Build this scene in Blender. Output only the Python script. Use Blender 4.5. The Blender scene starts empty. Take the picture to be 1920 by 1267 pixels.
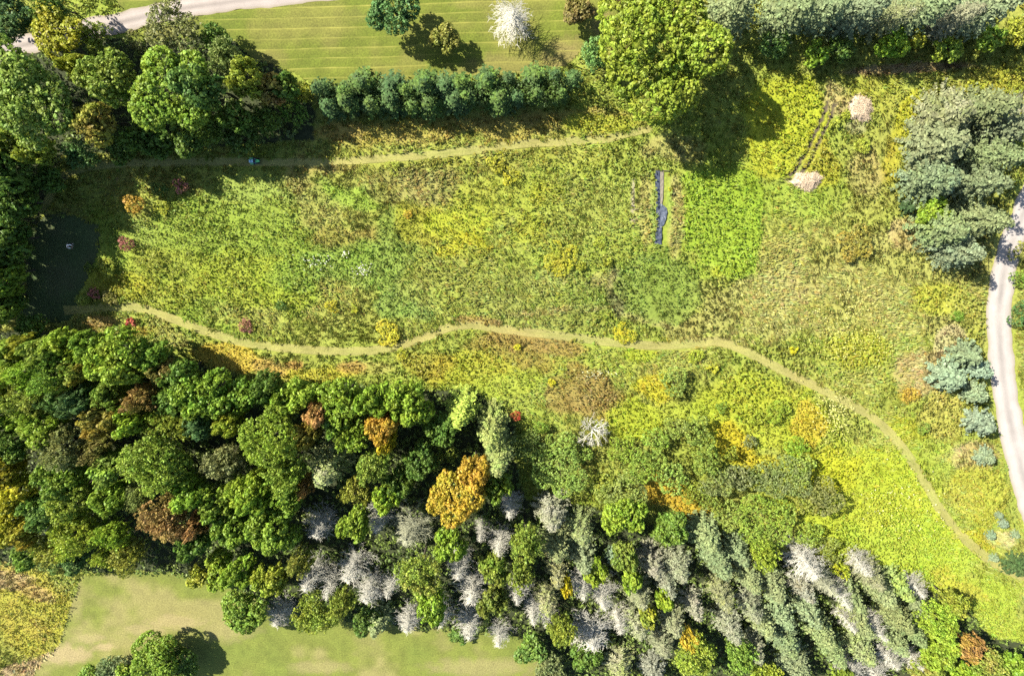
import bpy, bmesh, math, random
import numpy as np
from mathutils import Vector, Matrix

# ---------------------------------------------------------------- camera
SC = bpy.context.scene
W, HPX, F = 1920.0, 1267.0, 1280.0          # photograph size and focal length in its pixels
CAM_H = 100.0
NADIR_Y = 290.0                              # pixel row straight below the drone
TILT = math.atan((HPX / 2 - NADIR_Y) / F)
cam_d = bpy.data.cameras.new('camera')
cam_d.sensor_fit = 'HORIZONTAL'
cam_d.sensor_width = 36.0
cam_d.lens = 36.0 * F / W
cam_d.clip_start = 1.0
cam_d.clip_end = 6000.0
cam = bpy.data.objects.new('camera', cam_d)
SC.collection.objects.link(cam)
cam.location = (0, 0, CAM_H)
cam.rotation_euler = (-TILT, 0, 0)
SC.camera = cam

# ---------------------------------------------------------------- sky and sun
SUN_EL = math.radians(41.0)
SUN_DIR = Vector((0.83 * math.cos(SUN_EL), -0.557 * math.cos(SUN_EL), -math.sin(SUN_EL))).normalized()
world = bpy.data.worlds.new('World')
SC.world = world
world.use_nodes = True
wn = world.node_tree.nodes
sky = wn.new('ShaderNodeTexSky')
sky.sky_type = 'NISHITA'
sky.sun_disc = False
sky.sun_elevation = SUN_EL
sky.sun_rotation = math.atan2(-SUN_DIR.x, -SUN_DIR.y)
world.node_tree.links.new(sky.outputs['Color'], wn['Background'].inputs['Color'])
wn['Background'].inputs['Strength'].default_value = 0.066
sun_d = bpy.data.lights.new('sun', 'SUN')
sun_d.energy = 4.8
sun_d.angle = math.radians(0.53)
sun_d.color = (1.0, 0.925, 0.80)
sun = bpy.data.objects.new('sun', sun_d)
SC.collection.objects.link(sun)
sun.rotation_euler = SUN_DIR.to_track_quat('-Z', 'Y').to_euler()
sun.location = (-80, 60, 120)
SC.view_settings.view_transform = 'Standard'
SC.view_settings.look = 'None'
SC.view_settings.exposure = 2.15
SC.view_settings.gamma = 1.0
SC.view_settings.use_curve_mapping = False
SC.cycles.use_denoising = False
SC.cycles.max_bounces = 5
SC.cycles.diffuse_bounces = 3
SC.cycles.glossy_bounces = 2
SC.cycles.transmission_bounces = 3

# ---------------------------------------------------------------- helpers
COL = SC.collection
ct, st = math.cos(-TILT), math.sin(-TILT)


def at(px, py, z=0.0):
    """point of height z seen at photograph pixel (px, py)"""
    u, v = (px - W / 2) / F, (HPX / 2 - py) / F
    d = (u, v * ct + st, v * st - ct)
    k = (z - CAM_H) / d[2]
    return Vector((d[0] * k, d[1] * k, z))


def to_px(x, y, z=0.0):
    """numpy: world to photograph pixel"""
    zz = z - CAM_H
    yc = y * ct + zz * st
    zc = -y * st + zz * ct
    return W / 2 + F * x / -zc, HPX / 2 - F * yc / -zc


def depth(p):
    return -(-p.y * st + (p.z - CAM_H) * ct)


def hash2(ix, iy, s):
    n = (ix.astype(np.int64) * 374761393 + iy.astype(np.int64) * 668265263 + s * 1442695041) & 0xffffffff
    n = ((n ^ (n >> 13)) * 1274126177) & 0xffffffff
    n = (n ^ (n >> 16)) & 0xffffffff
    return n.astype(np.float64) / 4294967295.0


def vn(x, y, s=0):
    ix, iy = np.floor(x), np.floor(y)
    fx, fy = x - ix, y - iy
    fx, fy = fx * fx * (3 - 2 * fx), fy * fy * (3 - 2 * fy)
    a, b = hash2(ix, iy, s), hash2(ix + 1, iy, s)
    c, d = hash2(ix, iy + 1, s), hash2(ix + 1, iy + 1, s)
    return (a * (1 - fx) + b * fx) * (1 - fy) + (c * (1 - fx) + d * fx) * fy


def fbm(x, y, s=0, o=4):
    r, a, t = 0, 1.0, 0
    for i in range(o):
        r = r + a * vn(x * 2 ** i, y * 2 ** i, s + i * 17)
        t += a
        a *= 0.55
    return r / t


def in_poly(px, py, poly):
    inside = np.zeros(px.shape, bool)
    n = len(poly)
    for i in range(n):
        x1, y1 = poly[i]
        x2, y2 = poly[(i + 1) % n]
        c = (y1 > py) != (y2 > py)
        xi = (x2 - x1) * (py - y1) / ((y2 - y1) if y2 != y1 else 1e-9) + x1
        inside ^= c & (px < xi)
    return inside


def seg_dist(px, py, pts):
    d = np.full(px.shape, 1e9)
    for (x1, y1), (x2, y2) in zip(pts[:-1], pts[1:]):
        vx, vy = x2 - x1, y2 - y1
        t = np.clip(((px - x1) * vx + (py - y1) * vy) / (vx * vx + vy * vy + 1e-9), 0, 1)
        d = np.minimum(d, np.hypot(px - x1 - t * vx, py - y1 - t * vy))
    return d


def mesh_from(name, verts, faces_flat, sizes, mats, attrs=None, smooth=False, mat_idx=None):
    me = bpy.data.meshes.new(name)
    verts = np.asarray(verts, np.float32)
    faces_flat = np.asarray(faces_flat, np.int32)
    sizes = np.asarray(sizes, np.int32)
    me.vertices.add(len(verts))
    me.vertices.foreach_set('co', verts.ravel())
    me.loops.add(len(faces_flat))
    me.loops.foreach_set('vertex_index', faces_flat)
    me.polygons.add(len(sizes))
    starts = np.concatenate(([0], np.cumsum(sizes)[:-1])).astype(np.int32)
    me.polygons.foreach_set('loop_start', starts)
    if smooth:
        me.polygons.foreach_set('use_smooth', np.ones(len(sizes), bool))
    for m in mats:
        me.materials.append(m)
    if mat_idx is not None:
        me.polygons.foreach_set('material_index', np.asarray(mat_idx, np.int32))
    for k, v in (attrs or {}).items():
        v = np.asarray(v, np.float32)
        if v.ndim == 1:
            a = me.attributes.new(k, 'FLOAT', 'POINT')
            a.data.foreach_set('value', v)
        else:
            a = me.attributes.new(k, 'FLOAT_COLOR', 'POINT')
            if v.shape[1] == 3:
                v = np.concatenate([v, np.ones((len(v), 1), np.float32)], 1)
            a.data.foreach_set('color', v.ravel())
    me.update(calc_edges=True)
    me.validate()
    return me


def ob(name, me, parent=None, loc=None, **props):
    o = bpy.data.objects.new(name, me)
    COL.objects.link(o)
    if parent is not None:
        o.parent = parent
    if loc is not None:
        o.location = loc
    for k, v in props.items():
        o[k] = v
    return o


def unit(v):
    return v / np.maximum(np.linalg.norm(v, axis=-1, keepdims=True), 1e-9)


def leaf_cloud(rng, cen, pr, nl, ls, up=0.25, jit=0.6, flat=0.6, tone_p=0.16, tone_l=0.16):
    """nl leaves round every puff centre; returns verts (M*4,3), tone (M*4), puff index per vertex"""
    n = len(cen)
    pr = np.broadcast_to(np.asarray(pr, float), (n,))
    d = rng.normal(size=(n, nl, 3))
    d = unit(d)
    d[..., 2] += up
    d = unit(d)
    pos = cen[:, None, :] + d * (pr[:, None, None] * rng.uniform(0.55, 1.08, (n, nl, 1)))
    nor = unit(d + jit * rng.normal(size=d.shape) * 0.7)
    t = unit(np.cross(nor, rng.normal(size=d.shape)))
    b = np.cross(nor, t)
    s = (np.broadcast_to(np.asarray(ls, float), (n,))[:, None, None]) * rng.uniform(0.65, 1.3, (n, nl, 1))
    q = np.stack([pos + t * s, pos + b * s * flat, pos - t * s, pos - b * s * flat], 2)
    tone = (1 + tone_p * rng.normal(size=(n, 1))) * (1 + tone_l * rng.normal(size=(n, nl)))
    tone = np.clip(np.repeat(tone.ravel(), 4), 0.45, 1.7)
    idx = np.repeat(np.arange(n), nl * 4)
    return q.reshape(-1, 3), tone, idx


def quads_flat(nv):
    return np.arange(nv), np.full(nv // 4, 4)


def tubes(p0, p1, r0, r1, k=3):
    """n tapered open prisms with k sides"""
    p0, p1 = np.asarray(p0, float), np.asarray(p1, float)
    r0, r1 = np.asarray(r0, float), np.asarray(r1, float)
    n = len(p0)
    ax = unit(p1 - p0)
    ref = np.where(np.abs(ax[:, 2:3]) > 0.9, np.array([[1.0, 0, 0]]), np.array([[0, 0, 1.0]]))
    a = unit(np.cross(ax, ref))
    b = np.cross(ax, a)
    an = np.arange(k) * 2 * math.pi / k
    c = np.cos(an)[None, :, None] * a[:, None, :] + np.sin(an)[None, :, None] * b[:, None, :]
    v0 = p0[:, None, :] + c * r0[:, None, None]
    v1 = p1[:, None, :] + c * r1[:, None, None]
    v = np.concatenate([v0, v1], 1).reshape(-1, 3)
    i = np.arange(k)
    j = (i + 1) % k
    f = np.stack([i, j, j + k, i + k], 1)
    f = (f[None] + (np.arange(n) * 2 * k)[:, None, None]).reshape(-1)
    return v, f, np.full(n * k, 4)


def join(parts):
    """parts: list of (verts, faces_flat, sizes, tone)"""
    vs, fs, ss, ts, off = [], [], [], [], 0
    for v, f, s, t in parts:
        vs.append(v)
        fs.append(np.asarray(f) + off)
        ss.append(s)
        ts.append(np.broadcast_to(t, (len(v),)))
        off += len(v)
    return np.concatenate(vs), np.concatenate(fs), np.concatenate(ss), np.concatenate(ts)


# ---------------------------------------------------------------- materials
def mat(name):
    m = bpy.data.materials.new(name)
    m.use_nodes = True
    return m, m.node_tree.nodes, m.node_tree.links, m.node_tree.nodes['Principled BSDF']


def leaf_mat(name, obj_color, trans=0.40, rough=0.55, spec=0.25):
    """foliage: colour from the object (with a second seasonal colour in patches) or from the plant's own colour attribute"""
    m, n, l, b = mat(name)
    tone = n.new('ShaderNodeAttribute')
    tone.attribute_name = 'tone'
    if obj_color:
        oi = n.new('ShaderNodeObjectInfo')
        acc = n.new('ShaderNodeAttribute')
        acc.attribute_type = 'OBJECT'
        acc.attribute_name = 'accent'
        amt = n.new('ShaderNodeAttribute')
        amt.attribute_type = 'OBJECT'
        amt.attribute_name = 'accent_amount'
        tc = n.new('ShaderNodeTexCoord')
        off = n.new('ShaderNodeVectorMath')
        off.operation = 'ADD'
        rn = n.new('ShaderNodeVectorMath')
        rn.operation = 'SCALE'
        rn.inputs[0].default_value = (37, 91, 53)
        l.new(oi.outputs['Random'], rn.inputs['Scale'])
        l.new(tc.outputs['Object'], off.inputs[0])
        l.new(rn.outputs[0], off.inputs[1])
        no = n.new('ShaderNodeTexNoise')
        no.inputs['Scale'].default_value = 0.34
        no.inputs['Detail'].default_value = 6
        no.inputs['Roughness'].default_value = 0.68
        l.new(off.outputs[0], no.inputs['Vector'])
        # mix factor = smoothstep(noise around 1 - amount)
        th = n.new('ShaderNodeMath')
        th.operation = 'SUBTRACT'
        th.inputs[0].default_value = 0.78
        ma = n.new('ShaderNodeMath')
        ma.operation = 'MULTIPLY'
        ma.inputs[1].default_value = 0.56
        l.new(amt.outputs['Fac'], ma.inputs[0])
        l.new(ma.outputs[0], th.inputs[1])
        su = n.new('ShaderNodeMath')
        su.operation = 'SUBTRACT'
        l.new(no.outputs['Fac'], su.inputs[0])
        l.new(th.outputs[0], su.inputs[1])
        mr = n.new('ShaderNodeMapRange')
        mr.inputs['From Min'].default_value = -0.17
        mr.inputs['From Max'].default_value = 0.17
        mr.inputs['To Max'].default_value = 0.85
        l.new(su.outputs[0], mr.inputs['Value'])
        mx = n.new('ShaderNodeMix')
        mx.data_type = 'RGBA'
        l.new(mr.outputs['Result'], mx.inputs['Factor'])
        l.new(oi.outputs['Color'], mx.inputs['A'])
        l.new(acc.outputs['Color'], mx.inputs['B'])
        # slow hue wander over the crown
        n2 = n.new('ShaderNodeTexNoise')
        n2.inputs['Scale'].default_value = 0.8
        n2.inputs['Detail'].default_value = 4
        l.new(off.outputs[0], n2.inputs['Vector'])
        hs = n.new('ShaderNodeHueSaturation')
        mh = n.new('ShaderNodeMapRange')
        mh.inputs['From Min'].default_value = 0.25
        mh.inputs['From Max'].default_value = 0.75
        mh.inputs['To Min'].default_value = 0.475
        mh.inputs['To Max'].default_value = 0.52
        l.new(n2.outputs['Fac'], mh.inputs['Value'])
        l.new(mh.outputs['Result'], hs.inputs['Hue'])
        l.new(mx.outputs['Result'], hs.inputs['Color'])
        src = hs.outputs['Color']
    else:
        c = n.new('ShaderNodeAttribute')
        c.attribute_name = 'col'
        src = c.outputs['Color']
    mu = n.new('ShaderNodeVectorMath')
    mu.operation = 'SCALE'
    l.new(src, mu.inputs[0])
    l.new(tone.outputs['Fac'], mu.inputs['Scale'])
    l.new(mu.outputs[0], b.inputs['Base Color'])
    b.inputs['Roughness'].default_value = rough
    b.inputs['Specular IOR Level'].default_value = spec
    tr = n.new('ShaderNodeBsdfTranslucent')
    l.new(mu.outputs[0], tr.inputs['Color'])
    ms = n.new('ShaderNodeMixShader')
    ms.inputs[0].default_value = trans
    l.new(b.outputs[0], ms.inputs[1])
    l.new(tr.outputs[0], ms.inputs[2])
    l.new(ms.outputs[0], n['Material Output'].inputs['Surface'])
    return m


def noise_mat(name, c1, c2, scale, rough=0.9, bump=0.3, detail=6, attr=False, metal=0.0, bump_dist=0.05):
    """two-colour noise; with attr, the colour attribute 'col' is modulated instead"""
    m, n, l, b = mat(name)
    tc = n.new('ShaderNodeTexCoord')
    no = n.new('ShaderNodeTexNoise')
    no.inputs['Scale'].default_value = scale
    no.inputs['Detail'].default_value = detail
    no.inputs['Roughness'].default_value = 0.65
    l.new(tc.outputs['Object'], no.inputs['Vector'])
    mr = n.new('ShaderNodeMapRange')
    mr.inputs['From Min'].default_value = 0.28
    mr.inputs['From Max'].default_value = 0.72
    l.new(no.outputs['Fac'], mr.inputs['Value'])
    if attr:
        c = n.new('ShaderNodeAttribute')
        c.attribute_name = 'col'
        mv = n.new('ShaderNodeMapRange')
        mv.inputs['To Min'].default_value = c1
        mv.inputs['To Max'].default_value = c2
        l.new(mr.outputs['Result'], mv.inputs['Value'])
        mu = n.new('ShaderNodeVectorMath')
        mu.operation = 'SCALE'
        l.new(c.outputs['Color'], mu.inputs[0])
        l.new(mv.outputs['Result'], mu.inputs['Scale'])
        l.new(mu.outputs[0], b.inputs['Base Color'])
    else:
        mx = n.new('ShaderNodeMix')
        mx.data_type = 'RGBA'
        mx.inputs['A'].default_value = (*c1, 1)
        mx.inputs['B'].default_value = (*c2, 1)
        l.new(mr.outputs['Result'], mx.inputs['Factor'])
        l.new(mx.outputs['Result'], b.inputs['Base Color'])
    b.inputs['Roughness'].default_value = rough
    b.inputs['Specular IOR Level'].default_value = 0.2
    b.inputs['Metallic'].default_value = metal
    if bump:
        bp = n.new('ShaderNodeBump')
        bp.inputs['Strength'].default_value = bump
        bp.inputs['Distance'].default_value = bump_dist
        l.new(no.outputs['Fac'], bp.inputs['Height'])
        l.new(bp.outputs[0], b.inputs['Normal'])
    return m


M_LEAF = leaf_mat('leaves', True)
M_NEEDLE = leaf_mat('needles', True, trans=0.22, rough=0.7, spec=0.12)
M_HERB = leaf_mat('meadow_leaves', False, trans=0.34)
M_GROUND = noise_mat('ground', 0.62, 1.35, 2.6, attr=True, bump=0.6, bump_dist=0.15)
M_PATH = noise_mat('mown_path', 0.62, 1.38, 4.5, attr=True, bump=0.4)
M_BARK = noise_mat('bark', (0.022, 0.018, 0.014), (0.055, 0.046, 0.038), 6)
M_DEAD = noise_mat('bleached_wood', (0.235, 0.228, 0.185), (0.38, 0.37, 0.31), 3, bump=0)
M_LICHEN = noise_mat('lichen_wood', (0.175, 0.180, 0.115), (0.27, 0.275, 0.18), 3, bump=0)
M_GREYWOOD = noise_mat('grey_wood', (0.11, 0.105, 0.10), (0.20, 0.19, 0.185), 3, bump=0)

# ---------------------------------------------------------------- layout lines (photograph pixels)
PATH_LOWER = [(120, 582), (160, 580), (205, 576), (245, 575), (285, 583), (330, 600), (390, 622), (450, 640), (520, 651), (600, 657),
              (680, 658), (740, 650), (795, 632), (840, 614), (880, 609), (940, 616), (1000, 624), (1080, 633), (1160, 643),
              (1230, 648), (1300, 644), (1345, 640), (1385, 652), (1430, 675), (1480, 700), (1540, 730), (1600, 760),
              (1640, 785), (1680, 825), (1710, 865), (1735, 905), (1760, 950), (1785, 985), (1815, 1015), (1850, 1045),
              (1890, 1070), (1960, 1095)]
PATH_UPPER = [(1222, 240), (1180, 250), (1130, 261), (1060, 266), (990, 269), (930, 276), (870, 284), (800, 291), (730, 296),
              (660, 301), (600, 304), (540, 305), (480, 304), (400, 303), (300, 305), (200, 308), (120, 330), (80, 400)]
ROAD = [(2010, 240), (1960, 320), (1925, 385), (1906, 430), (1889, 480), (1878, 535), (1873, 590), (1874, 640), (1881, 710), (1892, 780),
        (1908, 850), (1926, 920), (1950, 1000), (1990, 1100)]
DRIVE = [(-120, 112), (-30, 100), (60, 82), (150, 58), (210, 46), (280, 30), (360, 14), (440, 3), (540, -10), (700, -26)]
TRACKS = [[(1553, 190), (1541, 225), (1520, 268), (1500, 305), (1478, 335)],
          [(1566, 195), (1554, 228), (1533, 272), (1512, 312), (1495, 338)]]
CLEARING = [(30, 600), (45, 520), (50, 450), (80, 405), (130, 395), (188, 425), (185, 470), (165, 520), (148, 550), (146, 585), (120, 605)]
LAWN_UP = [(215, 80), (300, 48), (400, 24), (480, 14), (560, 2), (700, -40), (1180, -40), (1150, 40), (1110, 75), (1060, 125), (900, 152),
           (700, 160), (590, 160), (540, 130), (470, 110), (420, 60), (300, 78)]
LAWN_UP2 = [(200, -40), (420, -40), (380, -8), (300, 14), (230, 22)]
LAWN_LOW = [(152, 1078), (300, 1070), (430, 1090), (520, 1150), (700, 1170), (860, 1175), (1010, 1200), (1060, 1340), (60, 1340), (60, 1262),
            (110, 1210), (128, 1150)]
FOREST_LOW = [(-60, 620), (130, 612), (230, 640), (330, 665), (420, 695), (520, 745), (600, 720), (700, 720), (800, 735), (900, 740),
              (965, 800), (985, 930), (1130, 950), (1230, 985), (1310, 990), (1390, 1060), (1480, 1045), (1560, 1060), (1690, 1090),
              (1790, 1120), (1860, 1190), (1960, 1230), (1960, 1400), (1040, 1400), (980, 1235), (860, 1190), (700, 1190), (560, 1205),
              (440, 1180), (400, 1090), (280, 1080), (130, 1062), (-60, 1045)]
FOREST_UPL = [(-80, 40), (200, 70), (420, 60), (520, 120), (590, 200), (590, 262), (480, 270), (300, 280), (120, 290), (70, 420), (30, 600), (-80, 640)]
HEDGE_LINE = [(590, 190), (850, 185), (1100, 170)]
# ---------------------------------------------------------------- ground colour and plant cover
# (cx, cy, rx, ry, degrees, colour, strength, leafiness or None)
PATCH = [
    (420, 480, 260, 130, 0, (0.125, 0.165, 0.022), 0.9, 1.0),
    (480, 530, 120, 60, 0, (0.185, 0.20, 0.020), 0.6, 1.0),
    (300, 500, 90, 50, 0, (0.16, 0.17, 0.022), 0.6, 1.0),
    (250, 440, 70, 40, 0, (0.13, 0.165, 0.03), 0.7, 1.0),
    (215, 530, 60, 28, 0, (0.22, 0.20, 0.02), 0.6, 1.0),
    (310, 555, 70, 22, 0, (0.18, 0.18, 0.025), 0.5, 1.0),
    (520, 360, 150, 40, 0, (0.14, 0.175, 0.04), 0.7, 1.0),
    (670, 360, 55, 32, 0, (0.14, 0.20, 0.025), 0.8, 1.0),
    (590, 395, 60, 45, 20, (0.17, 0.145, 0.05), 0.5, 0.8),
    (640, 448, 70, 22, 0, (0.16, 0.12, 0.035), 0.55, 1.0),
    (560, 330, 30, 50, 20, (0.20, 0.16, 0.06), 0.5, 0.6),
    (650, 500, 120, 45, 0, (0.115, 0.165, 0.03), 0.7, 1.0),
    (740, 470, 50, 80, 15, (0.11, 0.15, 0.03), 0.7, 1.0),
    (770, 565, 65, 38, 0, (0.105, 0.155, 0.04), 0.7, 1.0),
    (800, 415, 60, 45, 0, (0.19, 0.175, 0.02), 0.7, 1.0),
    (860, 420, 55, 40, 0, (0.22, 0.235, 0.02), 0.8, 1.0),
    (860, 470, 40, 28, 0, (0.24, 0.225, 0.015), 0.8, 1.0),
    (920, 370, 90, 50, 0, (0.185, 0.20, 0.025), 0.7, 1.0),
    (1000, 370, 90, 60, 0, (0.165, 0.185, 0.03), 0.6, 1.0),
    (1020, 362, 28, 26, 20, (0.20, 0.20, 0.018), 0.7, 1.0),
    (985, 430, 40, 30, 0, (0.20, 0.21, 0.02), 0.6, 1.0),
    (1110, 385, 90, 80, 0, (0.15, 0.165, 0.035), 0.6, 0.7),
    (760, 340, 110, 35, 0, (0.17, 0.15, 0.055), 0.7, 0.2),
    (870, 540, 110, 60, 0, (0.16, 0.165, 0.04), 0.7, 0.4),
    (1000, 560, 110, 70, 0, (0.155, 0.165, 0.045), 0.7, 0.3),
    (1350, 418, 82, 104, 4, (0.165, 0.215, 0.025), 1.0, 1.0),
    (1365, 500, 40, 22, 0, (0.22, 0.23, 0.015), 0.7, 1.0),
    (1232, 548, 86, 68, 0, (0.115, 0.145, 0.03), 0.8, 1.0),
    (1100, 560, 42, 24, 0, (0.12, 0.14, 0.032), 0.6, 1.0),
    (1060, 605, 90, 22, 0, (0.14, 0.15, 0.035), 0.6, 0.8),
    (1158, 550, 18, 50, -12, (0.11, 0.105, 0.055), 0.8, 0.4),
    (1130, 525, 26, 16, 0, (0.24, 0.20, 0.09), 0.5, 0.0),
    (1040, 582, 110, 7, -4, (0.24, 0.20, 0.09), 0.6, 0.0),
    (1210, 600, 60, 7, 14, (0.22, 0.19, 0.08), 0.6, 0.0),
    (1290, 610, 60, 24, 0, (0.22, 0.185, 0.075), 0.5, 0.0),
    (1240, 275, 60, 30, 0, (0.22, 0.19, 0.075), 0.6, 0.1),
    (1100, 290, 60, 22, 0, (0.17, 0.19, 0.03), 0.7, 1.0),
    (1470, 230, 95, 85, 0, (0.225, 0.235, 0.018), 0.95, 1.0),
    (1450, 300, 60, 30, 0, (0.22, 0.22, 0.018), 0.8, 1.0),
    (1545, 300, 40, 50, 0, (0.22, 0.20, 0.02), 0.7, 1.0),
    (1500, 380, 90, 32, 0, (0.16, 0.20, 0.03), 0.8, 0.9),
    (1570, 190, 28, 26, 0, (0.30, 0.25, 0.13), 0.7, 0.0),
    (1605, 240, 26, 18, 0, (0.17, 0.16, 0.09), 0.7, 0.0),
    (1650, 180, 60, 40, 0, (0.19, 0.19, 0.03), 0.7, 0.9),
    (1700, 220, 30, 70, 25, (0.24, 0.235, 0.02), 0.9, 1.0),
    (1672, 300, 20, 55, 10, (0.22, 0.20, 0.02), 0.8, 1.0),
    (1630, 330, 40, 60, 0, (0.21, 0.175, 0.075), 0.6, 0.2),
    (1870, 170, 70, 36, 10, (0.20, 0.19, 0.025), 0.9, 1.0),
    (1640, 520, 270, 130, 0, (0.225, 0.205, 0.075), 0.7, 0.05),
    (1450, 580, 150, 70, 0, (0.215, 0.195, 0.075), 0.7, 0.05),
    (1700, 430, 30, 40, 0, (0.27, 0.22, 0.11), 0.7, 0.0),
    (1500, 470, 90, 40, 0, (0.20, 0.19, 0.055), 0.6, 0.1),
    (1600, 655, 58, 42, 0, (0.225, 0.225, 0.025), 0.8, 0.9),
    (1590, 590, 60, 40, 0, (0.22, 0.21, 0.055), 0.5, 0.4),
    (1770, 565, 50, 34, 0, (0.24, 0.235, 0.03), 0.8, 0.9),
    (1810, 600, 34, 50, 0, (0.20, 0.20, 0.04), 0.7, 1.0),
    (1770, 632, 26, 26, 0, (0.33, 0.285, 0.19), 0.65, 0.0),
    (1770, 660, 24, 8, -30, (0.34, 0.27, 0.17), 0.6, 0.0),
    (1735, 700, 60, 50, 0, (0.26, 0.21, 0.11), 0.7, 0.0),
    (1705, 735, 26, 24, 0, (0.25, 0.20, 0.045), 0.6, 0.6),
    (1770, 770, 50, 60, 0, (0.27, 0.24, 0.06), 0.7, 0.5),
    (1700, 800, 40, 26, 0, (0.23, 0.23, 0.02), 0.7, 0.9),
    (1800, 860, 50, 30, 0, (0.34, 0.27, 0.15), 0.7, 0.0),
    (1740, 860, 50, 50, 0, (0.18, 0.215, 0.03), 0.7, 0.8),
    (1830, 930, 70, 50, 0, (0.26, 0.245, 0.04), 0.7, 0.7),
    (1830, 1010, 40, 20, 10, (0.27, 0.23, 0.02), 0.7, 0.9),
    (1890, 1015, 34, 22, 0, (0.34, 0.29, 0.16), 0.55, 0.0),
    (1620, 960, 190, 130, 30, (0.24, 0.265, 0.025), 0.95, 1.0),
    (1730, 1090, 170, 100, 30, (0.225, 0.27, 0.032), 0.95, 1.0),
    (1850, 1170, 90, 100, 0, (0.20, 0.24, 0.03), 0.9, 1.0),
    (1800, 1100, 60, 26, 30, (0.25, 0.20, 0.03), 0.5, 1.0),
    (1560, 880, 60, 50, 0, (0.28, 0.27, 0.015), 0.7, 1.0),
    (1590, 780, 70, 40, 35, (0.19, 0.20, 0.05), 0.6, 0.4),
    (1440, 780, 130, 70, 0, (0.22, 0.24, 0.02), 0.8, 1.0),
    (1400, 740, 90, 36, 0, (0.22, 0.235, 0.022), 0.7, 1.0),
    (1520, 790, 30, 38, -20, (0.32, 0.26, 0.03), 0.8, 1.0),
    (1390, 830, 60, 30, 40, (0.31, 0.26, 0.015), 0.8, 1.0),
    (1440, 865, 30, 26, 0, (0.29, 0.26, 0.02), 0.7, 1.0),
    (1225, 725, 38, 40, 20, (0.29, 0.26, 0.015), 0.8, 1.0),
    (1180, 780, 70, 34, 0, (0.22, 0.245, 0.02), 0.9, 1.0),
    (1270, 770, 60, 26, 0, (0.22, 0.25, 0.03), 0.8, 1.0),
    (1110, 680, 90, 26, 0, (0.19, 0.205, 0.04), 0.8, 0.6),
    (1200, 665, 30, 14, 0, (0.21, 0.235, 0.02), 0.8, 1.0),
    (1260, 935, 70, 40, 20, (0.30, 0.215, 0.022), 0.9, 1.0),
    (1370, 1010, 20, 18, 30, (0.32, 0.255, 0.02), 0.8, 1.0),
    (1000, 642, 100, 20, 8, (0.15, 0.105, 0.035), 0.85, 1.0),
    (965, 672, 90, 30, 10, (0.16, 0.125, 0.032), 0.75, 1.0),
    (900, 600, 50, 7, 5, (0.19, 0.12, 0.05), 0.7, 0.8),
    (1115, 742, 50, 46, 20, (0.145, 0.095, 0.036), 0.65, 1.0),
    (1060, 750, 30, 40, 0, (0.15, 0.11, 0.035), 0.7, 1.0),
    (880, 700, 90, 34, 0, (0.23, 0.225, 0.025), 0.8, 1.0),
    (800, 690, 60, 30, 0, (0.21, 0.17, 0.025), 0.6, 1.0),
    (960, 725, 70, 30, 0, (0.19, 0.215, 0.028), 0.7, 1.0),
    (690, 690, 60, 14, 0, (0.21, 0.19, 0.055), 0.7, 0.3),
    (590, 695, 100, 22, 0, (0.27, 0.245, 0.03), 0.9, 1.0),
    (660, 688, 30, 12, 0, (0.26, 0.16, 0.055), 0.6, 1.0),
    (430, 672, 75, 24, 12, (0.33, 0.255, 0.04), 0.9, 1.0),
    (505, 690, 40, 20, 10, (0.29, 0.20, 0.06), 0.7, 1.0),
    (552, 684, 18, 10, 0, (0.26, 0.13, 0.05), 0.6, 1.0),
    (320, 622, 60, 22, 25, (0.19, 0.175, 0.05), 0.7, 0.4),
    (190, 602, 46, 14, 0, (0.24, 0.165, 0.06), 0.7, 0.6),
    (255, 620, 30, 10, 0, (0.26, 0.20, 0.03), 0.7, 1.0),
    (900, 243, 330, 24, -2, (0.185, 0.16, 0.04), 0.9, 0.9),
    (1120, 232, 80, 20, 0, (0.20, 0.21, 0.02), 0.8, 1.0),
    (640, 245, 50, 18, 0, (0.22, 0.175, 0.05), 0.7, 0.7),
    (900, 300, 330, 16, -2, (0.175, 0.175, 0.035), 0.6, 0.8),
    (620, 312, 50, 14, 0, (0.20, 0.16, 0.06), 0.6, 0.4),
    (1700, 128, 130, 10, -3, (0.17, 0.12, 0.08), 0.8, 0.0),
    (1212, 388, 20, 70, 0, (0.26, 0.225, 0.085), 0.7, 0.2),
    (1266, 395, 15, 85, 0, (0.25, 0.215, 0.09), 0.75, 0.2),
    (1224, 400, 7, 50, 0, (0.13, 0.18, 0.04), 0.7, 1.0),
    (1256, 380, 5, 45, 0, (0.15, 0.20, 0.035), 0.8, 1.0),
    (1187, 385, 2.5, 66, 0, (0.20, 0.17, 0.15), 0.9, 0.0),
    (1350, 640, 90, 10, 0, (0.23, 0.20, 0.08), 0.5, 0.0),
    (60, 1140, 90, 100, 0, (0.215, 0.195, 0.03), 0.95, 1.0),
    (20, 1090, 60, 22, 0, (0.32, 0.24, 0.14), 0.8, 0.1),
    (30, 1055, 50, 14, 0, (0.27, 0.22, 0.07), 0.7, 0.4),
    (70, 1110, 40, 14, 20, (0.30, 0.22, 0.10), 0.7, 0.3),
    (120, 1225, 70, 16, -25, (0.42, 0.33, 0.22), 0.95, 0.0),
    (60, 1250, 70, 14, -10, (0.38, 0.29, 0.18), 0.95, 0.0),
    (205, 1212, 22, 8, -10, (0.46, 0.35, 0.22), 0.9, 0.0),
]


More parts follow.
